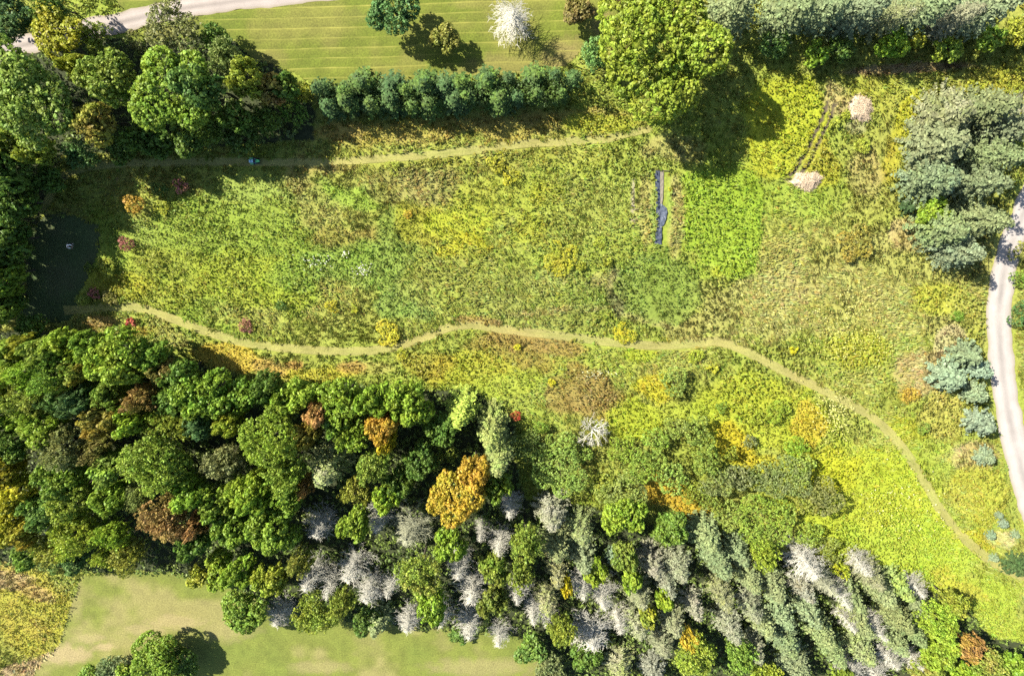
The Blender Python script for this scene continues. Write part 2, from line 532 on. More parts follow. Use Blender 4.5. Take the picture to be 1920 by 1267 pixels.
# plots with a definite edge: (outline in pixels, colour, strength, leafiness)
CRISP = [
    ([(1284, 328), (1345, 316), (1415, 318), (1432, 380), (1430, 440), (1418, 508), (1368, 522), (1330, 490), (1284, 472)], (0.150, 0.205, 0.020), 0.85, 1.0),
    ([(1160, 500), (1210, 478), (1270, 490), (1310, 525), (1316, 560), (1300, 590), (1268, 612), (1215, 600), (1170, 580), (1150, 545)], (0.115, 0.150, 0.030), 0.7, 0.9),
    ([(1062, 598), (1064, 568), (1100, 540), (1130, 538), (1142, 572), (1120, 576)], (0.120, 0.145, 0.032), 0.6, 0.9),
    ([(1440, 190), (1510, 165), (1545, 190), (1520, 262), (1480, 325), (1430, 300), (1465, 240)], (0.215, 0.235, 0.018), 0.7, 1.0),
]


def cover(x, y):
    """colour, leafiness and bare mask of the ground at world x, y (numpy)"""
    px, py = to_px(x, y)
    n1 = fbm(x * 0.055, y * 0.055, 3)
    n2 = fbm(x * 0.22, y * 0.22, 9)
    n3 = fbm(x * 0.6, y * 0.6, 21)
    wx = px + (fbm(x * 0.16, y * 0.16, 31) - 0.5) * 60
    wy = py + (fbm(x * 0.16, y * 0.16, 41) - 0.5) * 60
    c = np.stack([0.165 + 0 * x, 0.17 + 0 * x, 0.038 + 0 * x], 1)
    a = np.clip((n1 - 0.38) / 0.24, 0, 1)[:, None]
    c = c * (1 - a) + np.array([[0.15, 0.175, 0.03]]) * a
    leafy = np.clip(0.35 + 1.6 * (n1 - 0.5), 0, 1)
    for cx, cy, rx, ry, rot, col, s, lf in PATCH:
        small = min(rx, ry) < 22
        qx, qy = (px, py) if small else (wx, wy)
        m = (np.abs(qx - cx) < 1.5 * (rx + ry)) & (np.abs(qy - cy) < 1.5 * (rx + ry))
        if not m.any():
            continue
        r = math.radians(rot)
        dx, dy = qx[m] - cx, qy[m] - cy
        u, v = dx * math.cos(r) + dy * math.sin(r), -dx * math.sin(r) + dy * math.cos(r)
        d = np.sqrt((u / rx) ** 2 + (v / ry) ** 2) + (n2[m] - 0.5) * 0.9
        w = np.clip((1.12 - d) / 0.34, 0, 1)
        w = w * w * (3 - 2 * w) * s
        c[m] = c[m] * (1 - w[:, None]) + np.array(col)[None] * w[:, None]
        if lf is not None:
            leafy[m] = leafy[m] * (1 - w) + lf * w
    for poly, col, s, lf in CRISP:
        jx, jy = px + (n3 - 0.5) * 14, py + (vn(x * 0.7 + 50, y * 0.7, 45) - 0.5) * 14
        m = in_poly(jx, jy, poly)
        c[m] = c[m] * (1 - s) + np.array(col)[None] * s
        leafy[m] = lf
    # fine mottling of species
    k = np.clip((n2 - 0.5) * 2.4, -0.5, 0.5)[:, None]
    c = c * (1 + k * np.array([[0.16, 0.11, 0.35]]))
    k3 = np.clip((n3 - 0.5) * 2.2, -0.5, 0.5)[:, None]
    c = c * (1 + k3 * np.array([[0.16, 0.20, 0.2]]))
    c = c * np.array([[0.97, 0.97, 0.97]])
    mxc = c.max(1, keepdims=True)
    c = c * np.where(mxc > 0.17, (0.17 + (mxc - 0.17) * 0.50) / mxc, 1.0)
    green = (c[:, 1] > c[:, 0] * 0.9)[:, None]
    c = c * np.where(green, np.array([[0.93, 0.985, 0.95]]), 1.0) * np.array([[0.93, 0.94, 0.76]])
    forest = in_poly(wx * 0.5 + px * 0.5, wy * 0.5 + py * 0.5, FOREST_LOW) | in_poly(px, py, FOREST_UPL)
    return c, leafy, forest, px, py


POLY_W = {}


def ribbon_half(kind):
    return {'lower': 7.5, 'upper': 6.5, 'road': 23.0, 'drive': 17.0}[kind]


def bare_mask(px, py):
    wob = (vn(px * 0.09, py * 0.09, 211) - 0.5) * 30
    b = in_poly(px + wob, py + wob * 0.7, CLEARING) | in_poly(px, py, LAWN_UP) | in_poly(px, py, LAWN_UP2) | in_poly(px, py, LAWN_LOW)
    jag = (vn(px * 0.05, py * 0.05, 207) - 0.5) * 4 + (vn(px * 0.16, py * 0.16, 201) - 0.5) * 4 + (vn(px * 0.5, py * 0.5, 203) - 0.5) * 3
    b |= seg_dist(px, py, PATH_LOWER) + jag < 7.4
    b |= seg_dist(px, py, PATH_UPPER) + jag < 6.2
    b |= seg_dist(px, py, ROAD) < 29
    b |= seg_dist(px, py, DRIVE) < 20
    for t in TRACKS:
        b |= seg_dist(px, py, t) < 3.6
    b |= (np.abs(px - 1242) < 11) & (np.abs(py - 389) < 71)
    b |= np.hypot((px - 1613) / 24, (py - 205) / 24) < 1
    b |= np.hypot((px - 1514) / 29, (py - 337) / 19) < 1
    return b


# the ground: one sheet, fine under the frame, coarse to the horizon
gx = np.concatenate([np.array([-2500, -1200, -600, -300, -180, -130.0]), np.arange(-104, 104.01, 0.42), np.array([130.0, 180, 300, 600, 1200, 2500])])
gy = np.concatenate([np.array([-2500, -1200, -600, -300, -180, -130.0]), np.arange(-100, 34.01, 0.42), np.array([60.0, 120, 300, 600, 1200, 2500])])
GX, GY = np.meshgrid(gx, gy)
X, Y = GX.ravel(), GY.ravel()
c, leafy, forest, px, py = cover(X, Y)
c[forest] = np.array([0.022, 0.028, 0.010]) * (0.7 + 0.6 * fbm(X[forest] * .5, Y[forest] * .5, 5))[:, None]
soil = c * 1.0
tr = np.zeros(len(X), bool)
for t in TRACKS:
    tr |= seg_dist(px, py, t) < 3.6
soil[tr] = (0.05, 0.04, 0.025)
bare = (c.max(1) > 0.235) & (leafy < 0.3)
soil[bare] = c[bare] * 0.62
out = (np.abs(X) > 106) | (Y > 36) | (Y < -102)
soil[out] = (0.10, 0.12, 0.03)
Z = np.where(out, 0, (fbm(X * 0.35, Y * 0.35, 77, 3) - 0.5) * 0.10 - 0.06)
road_near = (seg_dist(px, py, ROAD) < 45) | (seg_dist(px, py, DRIVE) < 40)
Z = np.where(road_near, -0.06, Z)
Z = np.where(tr, Z - 0.10, Z)
nx, ny = len(gx), len(gy)
i = np.arange(nx * ny).reshape(ny, nx)
f = np.stack([i[:-1, :-1], i[:-1, 1:], i[1:, 1:], i[1:, :-1]], -1).reshape(-1)
me = mesh_from('ground', np.stack([X, Y, Z], 1), f, np.full(len(f) // 4, 4), [M_GROUND], {'col': soil}, smooth=True)
ob('ground', me, kind='structure')


def ribbon(name, pts, half, z, m, colfn, step=0.6, wob=0.12, across=6, crown=0.0):
    """a strip along a line of photograph pixels, real width from the pixel width"""
    P = [at(x, y) for x, y in pts]
    # Catmull-Rom resample
    dense = []
    for a in range(len(P) - 1):
        p0, p1, p2, p3 = P[max(a - 1, 0)], P[a], P[a + 1], P[min(a + 2, len(P) - 1)]
        k = max(2, int((p2 - p1).length / step))
        for q in range(k):
            t = q / k
            dense.append(0.5 * ((2 * p1) + (p2 - p0) * t + (2 * p0 - 5 * p1 + 4 * p2 - p3) * t * t + (3 * p1 - p0 - 3 * p2 + p3) * t ** 3))
    dense.append(P[-1])
    D = np.array([[p.x, p.y] for p in dense])
    T = unit(np.gradient(D, axis=0))
    N = np.stack([-T[:, 1], T[:, 0]], 1)
    hw = np.array([half * depth(p) / F for p in dense])
    s = np.linspace(-1, 1, across + 1)
    rng = np.random.default_rng(len(pts))
    L = np.arange(len(D)) * step
    e1 = (fbm(L * 0.5, L * 0 + 3, 7) - 0.5) * 2 * wob
    e2 = (fbm(L * 0.5, L * 0 + 9, 8) - 0.5) * 2 * wob
    V = []
    for k, ss in enumerate(s):
        e = e1 if ss < 0 else e2
        off = hw * ss + (np.sign(ss) * e * abs(ss))
        V.append(np.concatenate([D + N * off[:, None], np.full((len(D), 1), z + crown * (1 - ss * ss))], 1))
    V = np.stack(V, 1)
    n, w = V.shape[:2]
    idx = np.arange(n * w).reshape(n, w)
    f = np.stack([idx[:-1, :-1], idx[1:, :-1], idx[1:, 1:], idx[:-1, 1:]], -1).reshape(-1)
    V = V.reshape(-1, 3)
    sv = np.tile(s, n)
    me = mesh_from(name, V, f, np.full(len(f) // 4, 4), [m], {'col': colfn(V, sv)}, smooth=True)
    return ob(name, me, kind='structure')


def path_col(V, s):
    c, *_ = cover(V[:, 0], V[:, 1])
    n = fbm(V[:, 0] * 0.7, V[:, 1] * 0.7, 55)[:, None]
    base = np.array([[0.158, 0.154, 0.044]]) * (0.60 + 0.8 * n) * (1 + np.array([[0.3, 0, 0.3]]) * (fbm(V[:, 0] * 0.15, V[:, 1] * 0.15, 57)[:, None] - 0.5))
    rut = np.exp(-((np.abs(s) - 0.5) / 0.2) ** 2)[:, None]
    base = base * (1 - 0.5 * rut) + np.array([[0.205, 0.178, 0.075]]) * 0.5 * rut
    return base * 0.78 + c * 0.12


ribbon('mown_path', PATH_LOWER, 8.6, 0.012, M_PATH, path_col)
ribbon('mown_path', PATH_UPPER, 7.6, 0.008, M_PATH, path_col)


def gravel_col(base):
    def fn(V, s):
        n = fbm(V[:, 0] * 0.9, V[:, 1] * 0.9, 88)[:, None]
        c = np.array([base]) * (0.86 + 0.28 * n)
        mid = np.exp(-(s / 0.22) ** 2)[:, None]
        edge = np.clip((np.abs(s) - 0.72) / 0.28, 0, 1)[:, None]
        n2 = fbm(V[:, 0] * 0.25, V[:, 1] * 0.25, 90)[:, None]
        c = c * (1 - 0.45 * mid * n2)
        rut = np.exp(-((np.abs(s) - 0.42) / 0.13) ** 2)[:, None]
        c = c * (1 + 0.10 * rut * (0.4 + n2))
        return c * (1 - 0.6 * edge) + np.array([[0.13, 0.11, 0.055]]) * 0.6 * edge
    return fn


M_GRAVEL = noise_mat('gravel', 0.86, 1.12, 9.0, attr=True, bump=0.3, bump_dist=0.03)
ribbon('gravel_road', ROAD, 23.0, 0.012, M_GRAVEL, gravel_col((0.215, 0.198, 0.182)), across=14, wob=0.38, crown=0.05)
ribbon('driveway', DRIVE, 17.0, 0.012, M_GRAVEL, gravel_col((0.1920, 0.1696, 0.1536)), across=14, wob=0.4, crown=0.04)


# lawns: sheets just above the ground, mowing stripes in the material
def lawn_mat(name, stripe, angle, period, strength):
    m = noise_mat(name, 0.56, 1.44, 4.2, attr=True, bump=0.5)
    n, l = m.node_tree.nodes, m.node_tree.links
    b = n['Principled BSDF']
    src = b.inputs['Base Color'].links[0].from_socket
    tc = [x for x in n if x.type == 'TEX_COORD'][0]
    mp = n.new('ShaderNodeMapping')
    mp.inputs['Rotation'].default_value = (0, 0, angle)
    l.new(tc.outputs['Object'], mp.inputs['Vector'])
    nz = n.new('ShaderNodeTexNoise')
    nz.inputs['Scale'].default_value = 0.05
    l.new(tc.outputs['Object'], nz.inputs['Vector'])
    sx = n.new('ShaderNodeSeparateXYZ')
    l.new(mp.outputs[0], sx.inputs[0])
    ad = n.new('ShaderNodeMath')
    ad.operation = 'MULTIPLY_ADD'
    ad.inputs[1].default_value = 0.9
    l.new(nz.outputs['Fac'], ad.inputs[0])
    l.new(sx.outputs['Y'], ad.inputs[2])
    dv = n.new('ShaderNodeMath')
    dv.operation = 'DIVIDE'
    dv.inputs[1].default_value = period
    l.new(ad.outputs[0], dv.inputs[0])
    fr = n.new('ShaderNodeMath')
    fr.operation = 'FRACT'
    l.new(dv.outputs[0], fr.inputs[0])
    rp = n.new('ShaderNodeValToRGB')
    e = rp.color_ramp.elements
    e[0].position, e[0].color = 0.0, (0, 0, 0, 1)
    e[1].position, e[1].color = 0.40, (0.12, 0.12, 0.12, 1)
    for pos, v in ((0.455, 0.75), (0.49, 0.0), (0.52, 0.0), (0.90, 0.25), (0.95, 1.0), (0.99, 0.1)):
        q = e.new(pos)
        q.color = (v, v, v, 1)
    l.new(fr.outputs[0], rp.inputs['Fac'])
    n5 = n.new('ShaderNodeTexNoise')
    n5.inputs['Scale'].default_value = 0.35
    n5.inputs['Detail'].default_value = 4
    l.new(tc.outputs['Object'], n5.inputs['Vector'])
    mm = n.new('ShaderNodeMath')
    mm.operation = 'MULTIPLY'
    l.new(rp.outputs['Color'], mm.inputs[0])
    mr = n.new('ShaderNodeMapRange')
    mr.inputs['From Min'].default_value = 0.3
    mr.inputs['From Max'].default_value = 0.65
    mr.inputs['To Min'].default_value = 0.15 * strength
    mr.inputs['To Max'].default_value = strength
    l.new(n5.outputs['Fac'], mr.inputs['Value'])
    l.new(mr.outputs['Result'], mm.inputs[1])
    mx = n.new('ShaderNodeMix')
    mx.data_type = 'RGBA'
    mx.inputs['B'].default_value = (*stripe, 1)
    l.new(mm.outputs[0], mx.inputs['Factor'])
    l.new(src, mx.inputs['A'])
    l.new(mx.outputs['Result'], b.inputs['Base Color'])
    return m


def sheet(name, poly, z, m, colfn, res=0.35):
    pts = np.array([[*at(x, y)[:2]] for x, y in poly])
    xs = np.arange(pts[:, 0].min(), pts[:, 0].max() + res, res)
    ys = np.arange(pts[:, 1].min(), pts[:, 1].max() + res, res)
    A, B = np.meshgrid(xs, ys)
    cxs, cys = A[:-1, :-1] + res / 2, B[:-1, :-1] + res / 2
    keep = in_poly(cxs.ravel(), cys.ravel(), [tuple(p) for p in pts]).reshape(cxs.shape)
    i = np.arange(A.size).reshape(A.shape)
    f = np.stack([i[:-1, :-1], i[:-1, 1:], i[1:, 1:], i[1:, :-1]], -1)[keep]
    used, inv = np.unique(f, return_inverse=True)
    V = np.stack([A.ravel()[used], B.ravel()[used], np.full(len(used), z)], 1)
    me = mesh_from(name, V, inv.ravel(), np.full(len(f), 4), [m], {'col': colfn(V)}, smooth=True)
    return ob(name, me, kind='structure')


def lawn_col(base, tan, patches, amount):
    def fn(V):
        x, y = V[:, 0], V[:, 1]
        px, py = to_px(x, y)
        n = fbm(x * 0.12, y * 0.12, 61)
        n2 = fbm(x * 0.9, y * 0.9, 67, 5)
        w = np.clip((n - 0.52) / 0.16, 0, 1) * amount
        for cx, cy, rx, ry, s in patches:
            d = np.hypot((px - cx) / rx, (py - cy) / ry) + (n2 - 0.5) * 1.0
            w = np.maximum(w, np.clip((1.15 - d) / 0.6, 0, 1) * s)
        c = np.array([base]) * (0.70 + 0.60 * n2)[:, None] * (1 + np.array([[0.25, 0.0, 0.2]]) * (n[:, None] - 0.5))
        return c * (1 - w[:, None]) + np.array([tan]) * w[:, None] * (0.85 + 0.3 * n2)[:, None]
    return fn


M_LAWN1 = lawn_mat('striped_lawn', (0.165, 0.160, 0.033), math.radians(-1.5), 2.55, 1.0)
M_LAWN2 = lawn_mat('mown_lawn', (0.11, 0.105, 0.024), math.radians(22), 1.9, 0.22)
up_p = [(1060, 110, 50, 40, 0.9), (960, 120, 90, 22, 0.6), (890, 135, 60, 14, 0.5), (1130, 50, 26, 50, 0.8), (500, 110, 40, 20, 0.45),
        (640, 30, 60, 14, 0.25), (300, 60, 40, 14, 0.5), (880, 8, 40, 10, 0.4)]
sheet('lawn', LAWN_UP, 0.004, M_LAWN1, lawn_col((0.062, 0.078, 0.0085), (0.1056, 0.0896, 0.0288), up_p, 0.35))
sheet('lawn', LAWN_UP2, 0.004, M_LAWN1, lawn_col((0.062, 0.078, 0.0085), (0.1056, 0.0896, 0.0288), [], 0.3))
low_p = [(330, 1165, 70, 18, 0.8), (270, 1180, 60, 12, 0.7), (420, 1180, 60, 24, 0.5), (165, 1195, 40, 14, 0.7), (110, 1225, 70, 22, 1.0),
         (200, 1212, 24, 10, 1.0), (600, 1250, 60, 14, 0.5), (900, 1250, 110, 20, 0.5), (140, 1130, 16, 40, 0.4)]
sheet('lawn', LAWN_LOW, 0.004, M_LAWN2, lawn_col((0.078, 0.092, 0.016), (0.165, 0.138, 0.065), low_p, 0.45))
sheet('clearing', CLEARING, 0.004, M_PATH, lawn_col((0.030, 0.048, 0.015), (0.044, 0.050, 0.022), [(110, 520, 40, 40, 0.7)], 0.5))  # dark base colour carries the shade of the trees over the clearing

# ---------------------------------------------------------------- meadow plants
rng = np.random.default_rng(11)


def scatter(n):
    x = rng.uniform(-100, 100, n)
    y = rng.uniform(-96, 28, n)
    px, py = to_px(x, y)
    k = (px > -50) & (px < 1970) & (py > -45) & (py < 1315)
    return x[k], y[k]


def trails(x, y):
    a = np.abs(fbm(x * 0.085, y * 0.085, 131, 3) - 0.5)
    b = np.abs(fbm(x * 0.16 + 40, y * 0.16, 137, 3) - 0.5)
    return (a < 0.0065) | (b < 0.006)


# leafy weeds
x, y = scatter(230000)
c, leafy, forest, px, py = cover(x, y)
ok = ~forest & ~bare_mask(px, py) & (rng.uniform(size=len(x)) < leafy) & ~trails(x, y)
ok &= ~((c.max(1) > 0.245) & (leafy < 0.25) & (rng.uniform(size=len(x)) < 0.8))
x, y, c, leafy = x[ok], y[ok], c[ok], leafy[ok]
var = np.clip(0.62 + 1.5 * (fbm(x * 0.14, y * 0.14, 19) - 0.42), 0.5, 1.5) * rng.uniform(0.75, 1.3, len(x))
hgt = 0.16 + (0.42 * fbm(x * 0.3, y * 0.3, 15) * (0.5 + 0.5 * leafy) + rng.uniform(0, 0.16, len(x))) * var
cen = np.stack([x, y, hgt], 1)
v, tone, idx = leaf_cloud(rng, cen, 0.15 * var, 6, 0.125 * np.sqrt(var), up=1.0, jit=0.40, tone_p=0.10, tone_l=0.13)
v[:, 2] = np.maximum(v[:, 2], 0.03)
hue = 1 + rng.normal(size=(len(x), 3)) * np.array([[0.09, 0.05, 0.12]])
fcol = (1.17 * c * np.clip(hue, 0.5, 1.6))[idx]
f, s = quads_flat(len(v))
ob('leafy_weeds', mesh_from('leafy_weeds', v, f, s, [M_HERB], {'tone': tone, 'col': fcol}), kind='stuff', category='weeds',
   label='leafy yellow-green weeds and goldenrod covering the open meadow between the two mown paths')
print('herbs', len(x))

# meadow grass: leaning tufts
x, y = scatter(150000)
c, leafy, forest, px, py = cover(x, y)
ok = ~forest & ~bare_mask(px, py) & (rng.uniform(size=len(x)) < (1.0 - 0.8 * leafy))
ok &= ~((c.max(1) > 0.245) & (leafy < 0.3) & (rng.uniform(size=len(x)) < 0.75))
x, y, c = x[ok], y[ok], c[ok]
n, nb = len(x), 5
ang = fbm(x * 0.10, y * 0.10, 71) * 9.0 + (fbm(x * 0.5, y * 0.5, 73) - 0.5) * 3.0
ang = ang[:, None] + rng.normal(size=(n, nb)) * 0.5
ln = rng.uniform(0.25, 0.62, (n, nb))
hh = rng.uniform(0.18, 0.5, (n, nb))
bx = x[:, None] + rng.normal(size=(n, nb)) * 0.12
by = y[:, None] + rng.normal(size=(n, nb)) * 0.12
wd = rng.uniform(0.04, 0.075, (n, nb))
ca, sa = np.cos(ang), np.sin(ang)
A = np.stack([bx - sa * wd, by + ca * wd, np.full_like(bx, 0.02)], -1)
B = np.stack([bx + sa * wd, by - ca * wd, np.full_like(bx, 0.02)], -1)
C1 = np.stack([bx + ca * ln * 0.5 + sa * wd, by + sa * ln * 0.5 - ca * wd, hh * 0.85], -1)
D1 = np.stack([bx + ca * ln, by + sa * ln, hh], -1)
v = np.stack([A, B, C1, D1], 2).reshape(-1, 3)
hue = 1 + rng.normal(size=(n, 3)) * np.array([[0.10, 0.07, 0.14]])
tone = np.repeat(np.clip(1.12 + 0.22 * rng.normal(size=(n, nb)), 0.5, 1.7).ravel(), 4)
fcol = np.repeat(1.0 * c * np.clip(hue, 0.5, 1.5), nb * 4, axis=0)
f, s = quads_flat(len(v))
ob('meadow_grass', mesh_from('meadow_grass', v, f, s, [M_HERB], {'tone': tone, 'col': fcol}), kind='stuff', category='grass',
   label='long straw-tinged meadow grass lying over in tufts across the open field')
print('tufts', n)

x, y = scatter(200000)
px, py = to_px(x, y)
ok = in_poly(px, py, CLEARING) & (rng.uniform(size=len(x)) < 0.35 + 0.65 * vn(x * 0.4, y * 0.4, 303))
x, y = x[ok], y[ok]
n = len(x)
a = rng.uniform(0, 6.28, n)
l = rng.uniform(0.12, 0.3, n)
A = np.stack([x - np.sin(a) * .05, y + np.cos(a) * .05, np.full(n, .005)], 1)
B = np.stack([x + np.sin(a) * .05, y - np.cos(a) * .05, np.full(n, .005)], 1)
T = np.stack([x + np.cos(a) * l, y + np.sin(a) * l, rng.uniform(.06, .16, n)], 1)
v = np.stack([A, B, T], 1).reshape(-1, 3)
g = np.array([[0.055, 0.085, 0.024]]) * rng.uniform(0.6, 1.4, (n, 1))  # blades coloured dark to hold the clearing's tree shade
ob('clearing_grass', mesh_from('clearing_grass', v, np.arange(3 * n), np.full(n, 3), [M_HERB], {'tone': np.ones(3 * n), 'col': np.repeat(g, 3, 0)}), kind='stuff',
   category='grass', label='short grass of the clearing around the person, tree shade put into its colour')

# pale flower heads
fl = []
for cx, cy, rx, ry, k, col in [(680, 505, 16, 9, 40, (0.5, 0.5, 0.44)), (592, 488, 34, 12, 36, (0.6, 0.62, 0.5)), (645, 475, 8, 6, 14, (0.7, 0.7, 0.6)),
                               (1565, 775, 32, 40, 200, (0.62, 0.60, 0.22)), (1590, 640, 80, 60, 260, (0.55, 0.53, 0.16)),
                               (1600, 560, 60, 40, 110, (0.55, 0.53, 0.18)), (1120, 700, 30, 8, 40, (0.6, 0.6, 0.35)), (1480, 590, 150, 70, 120, (0.5, 0.5, 0.2)),
                               (1700, 950, 90, 60, 80, (0.62, 0.6, 0.35)), (1120, 440, 60, 60, 50, (0.5, 0.5, 0.12)), (1760, 680, 40, 60, 60, (0.5, 0.48, 0.2)),
                               (1690, 1000, 40, 60, 50, (0.6, 0.55, 0.1)), (400, 480, 180, 100, 60, (0.42, 0.42, 0.08))]:
    for q in range(k):
        p = at(cx + rng.normal() * rx * 0.55, cy + rng.normal() * ry * 0.55, rng.uniform(0.5, 0.9))
        fl.append((p.x, p.y, p.z, *col))
fl = np.array(fl)
v, tone, idx = leaf_cloud(rng, fl[:, :3], 0.05, 3, 0.10, up=2.0, jit=0.3)
f, s = quads_flat(len(v))
ob('wild_flowers', mesh_from('wild_flowers', v, f, s, [M_HERB], {'tone': tone, 'col': fl[idx, 3:] * 0.75}), kind='stuff', category='flowers',
   label='tiny white and pale yellow flower heads dotted over the meadow')

# undergrowth on the wood floor and in the shaded margins
x, y = scatter(52000)
c, leafy, forest, px, py = cover(x, y)
ok = forest & ~bare_mask(px, py)
x, y = x[ok], y[ok]
hgt = 0.3 + 1.6 * np.clip(fbm(x * 0.25, y * 0.25, 95) - 0.35, 0, 1) + rng.uniform(0, 0.5, len(x))
nn = fbm(x * 0.2, y * 0.2, 97)[:, None]
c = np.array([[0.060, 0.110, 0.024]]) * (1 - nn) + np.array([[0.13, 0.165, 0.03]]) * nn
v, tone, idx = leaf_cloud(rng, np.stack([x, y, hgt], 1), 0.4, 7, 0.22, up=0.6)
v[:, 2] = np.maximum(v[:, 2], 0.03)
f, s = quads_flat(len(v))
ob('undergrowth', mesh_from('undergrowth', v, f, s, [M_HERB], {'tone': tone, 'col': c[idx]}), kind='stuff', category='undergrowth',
   label='low dark green undergrowth on the floor of the wood beneath the crowns')
# ---------------------------------------------------------------- tree shapes
def crown_points(rng, R, K, per_area, zmin=-0.75, fill=0.38):
    """puff centres over a lobed crown of horizontal radius R (heights are scaled per tree)"""
    lob = [(0, 0, 0.0, 0.50)]
    for k in range(K):
        a = 2 * math.pi * (k + rng.uniform(-0.35, 0.35)) / K * (1 if K < 7 else 2.39996)
        rr = rng.uniform(0.30, 0.70)
        lob.append((rr * math.cos(a), rr * math.sin(a), 0.62 * (1 - rr * rr) * rng.uniform(0.3, 1.15) - 0.18, rng.uniform(0.22, 0.37)))
    lob = np.array(lob)
    lim = np.max(np.hypot(lob[:, 0], lob[:, 1]) + lob[:, 3] * 0.95)
    pts = []
    for q in range(len(lob)):
        cx, cy, cz, r = lob[q] / np.array([1, 1, 1, 1])
        n = int(4 * math.pi * (r * R / lim) ** 2 * per_area) + 4
        d = unit(rng.normal(size=(n, 3)))
        d = d[d[:, 2] > -0.55]
        p = np.array([cx, cy, cz]) + d * r * rng.uniform(0.9, 1.06, (len(d), 1))
        ok = np.ones(len(p), bool)
        for w in range(len(lob)):
            if w != q:
                ok &= np.linalg.norm(p - lob[w, :3], axis=1) > 0.93 * lob[w, 3]
        ok &= p[:, 2] > zmin
        pts.append(p[ok])
    p = np.concatenate(pts)
    inner = p[rng.uniform(size=len(p)) < fill] * rng.uniform(0.55, 0.85)
    p = np.concatenate([p, inner])
    p = p / lim * R
    p[:, 2] *= 1.05
    return p


def crown_mesh(name, seed, R, style):
    rng = np.random.default_rng(seed)
    if style == 'maple':
        pts = crown_points(rng, R, int(5 + R * 1.3), 4.6)
        v, tone, _ = leaf_cloud(rng, pts, 0.33, 12, 0.185, up=0.35, jit=0.32, tone_p=0.13, tone_l=0.13)
    elif style == 'airy':
        pts = crown_points(rng, R, int(6 + R * 1.6), 5.6, fill=0.4)
        pts = pts + rng.normal(size=pts.shape) * 0.16
        v, tone, _ = leaf_cloud(rng, pts, 0.27, 8, 0.15, up=0.4, jit=0.55)
    else:                                                     # bush: fine leaf, dome to the ground
        pts = crown_points(rng, R, int(5 + R * 1.5), 7.5, zmin=-0.9, fill=0.15)
        v, tone, _ = leaf_cloud(rng, pts, 0.19, 6, 0.115, up=0.6, jit=0.45)
    f, s = quads_flat(len(v))
    return mesh_from(name, v, f, s, [M_LEAF], {'tone': tone})


def trunk_mesh(name, seed, limbs=6):
    """unit trunk: height 1 with limbs spreading into a crown of radius 1 (scaled per tree)"""
    rng = np.random.default_rng(seed)
    p0, p1, r0, r1 = [(0, 0, 0), (0.03, 0.02, 0.45)], [(0.03, 0.02, 0.45), (0.05, -0.02, 0.95)], [0.055, 0.040], [0.040, 0.014]
    for k in range(limbs):
        a = 2.4 * k + rng.uniform(-.4, .4)
        z = rng.uniform(0.4, 0.7)
        m = (0.24 * math.cos(a), 0.24 * math.sin(a), z + 0.12)
        e = (0.50 * math.cos(a + .2), 0.50 * math.sin(a + .2), z + 0.22)
        p0 += [(0.03, 0.02, z), m]
        p1 += [m, e]
        r0 += [0.026, 0.016]
        r1 += [0.016, 0.006]
    v, f, s = tubes(p0, p1, r0, r1, 6)
    return mesh_from(name, v, f, s, [M_BARK])


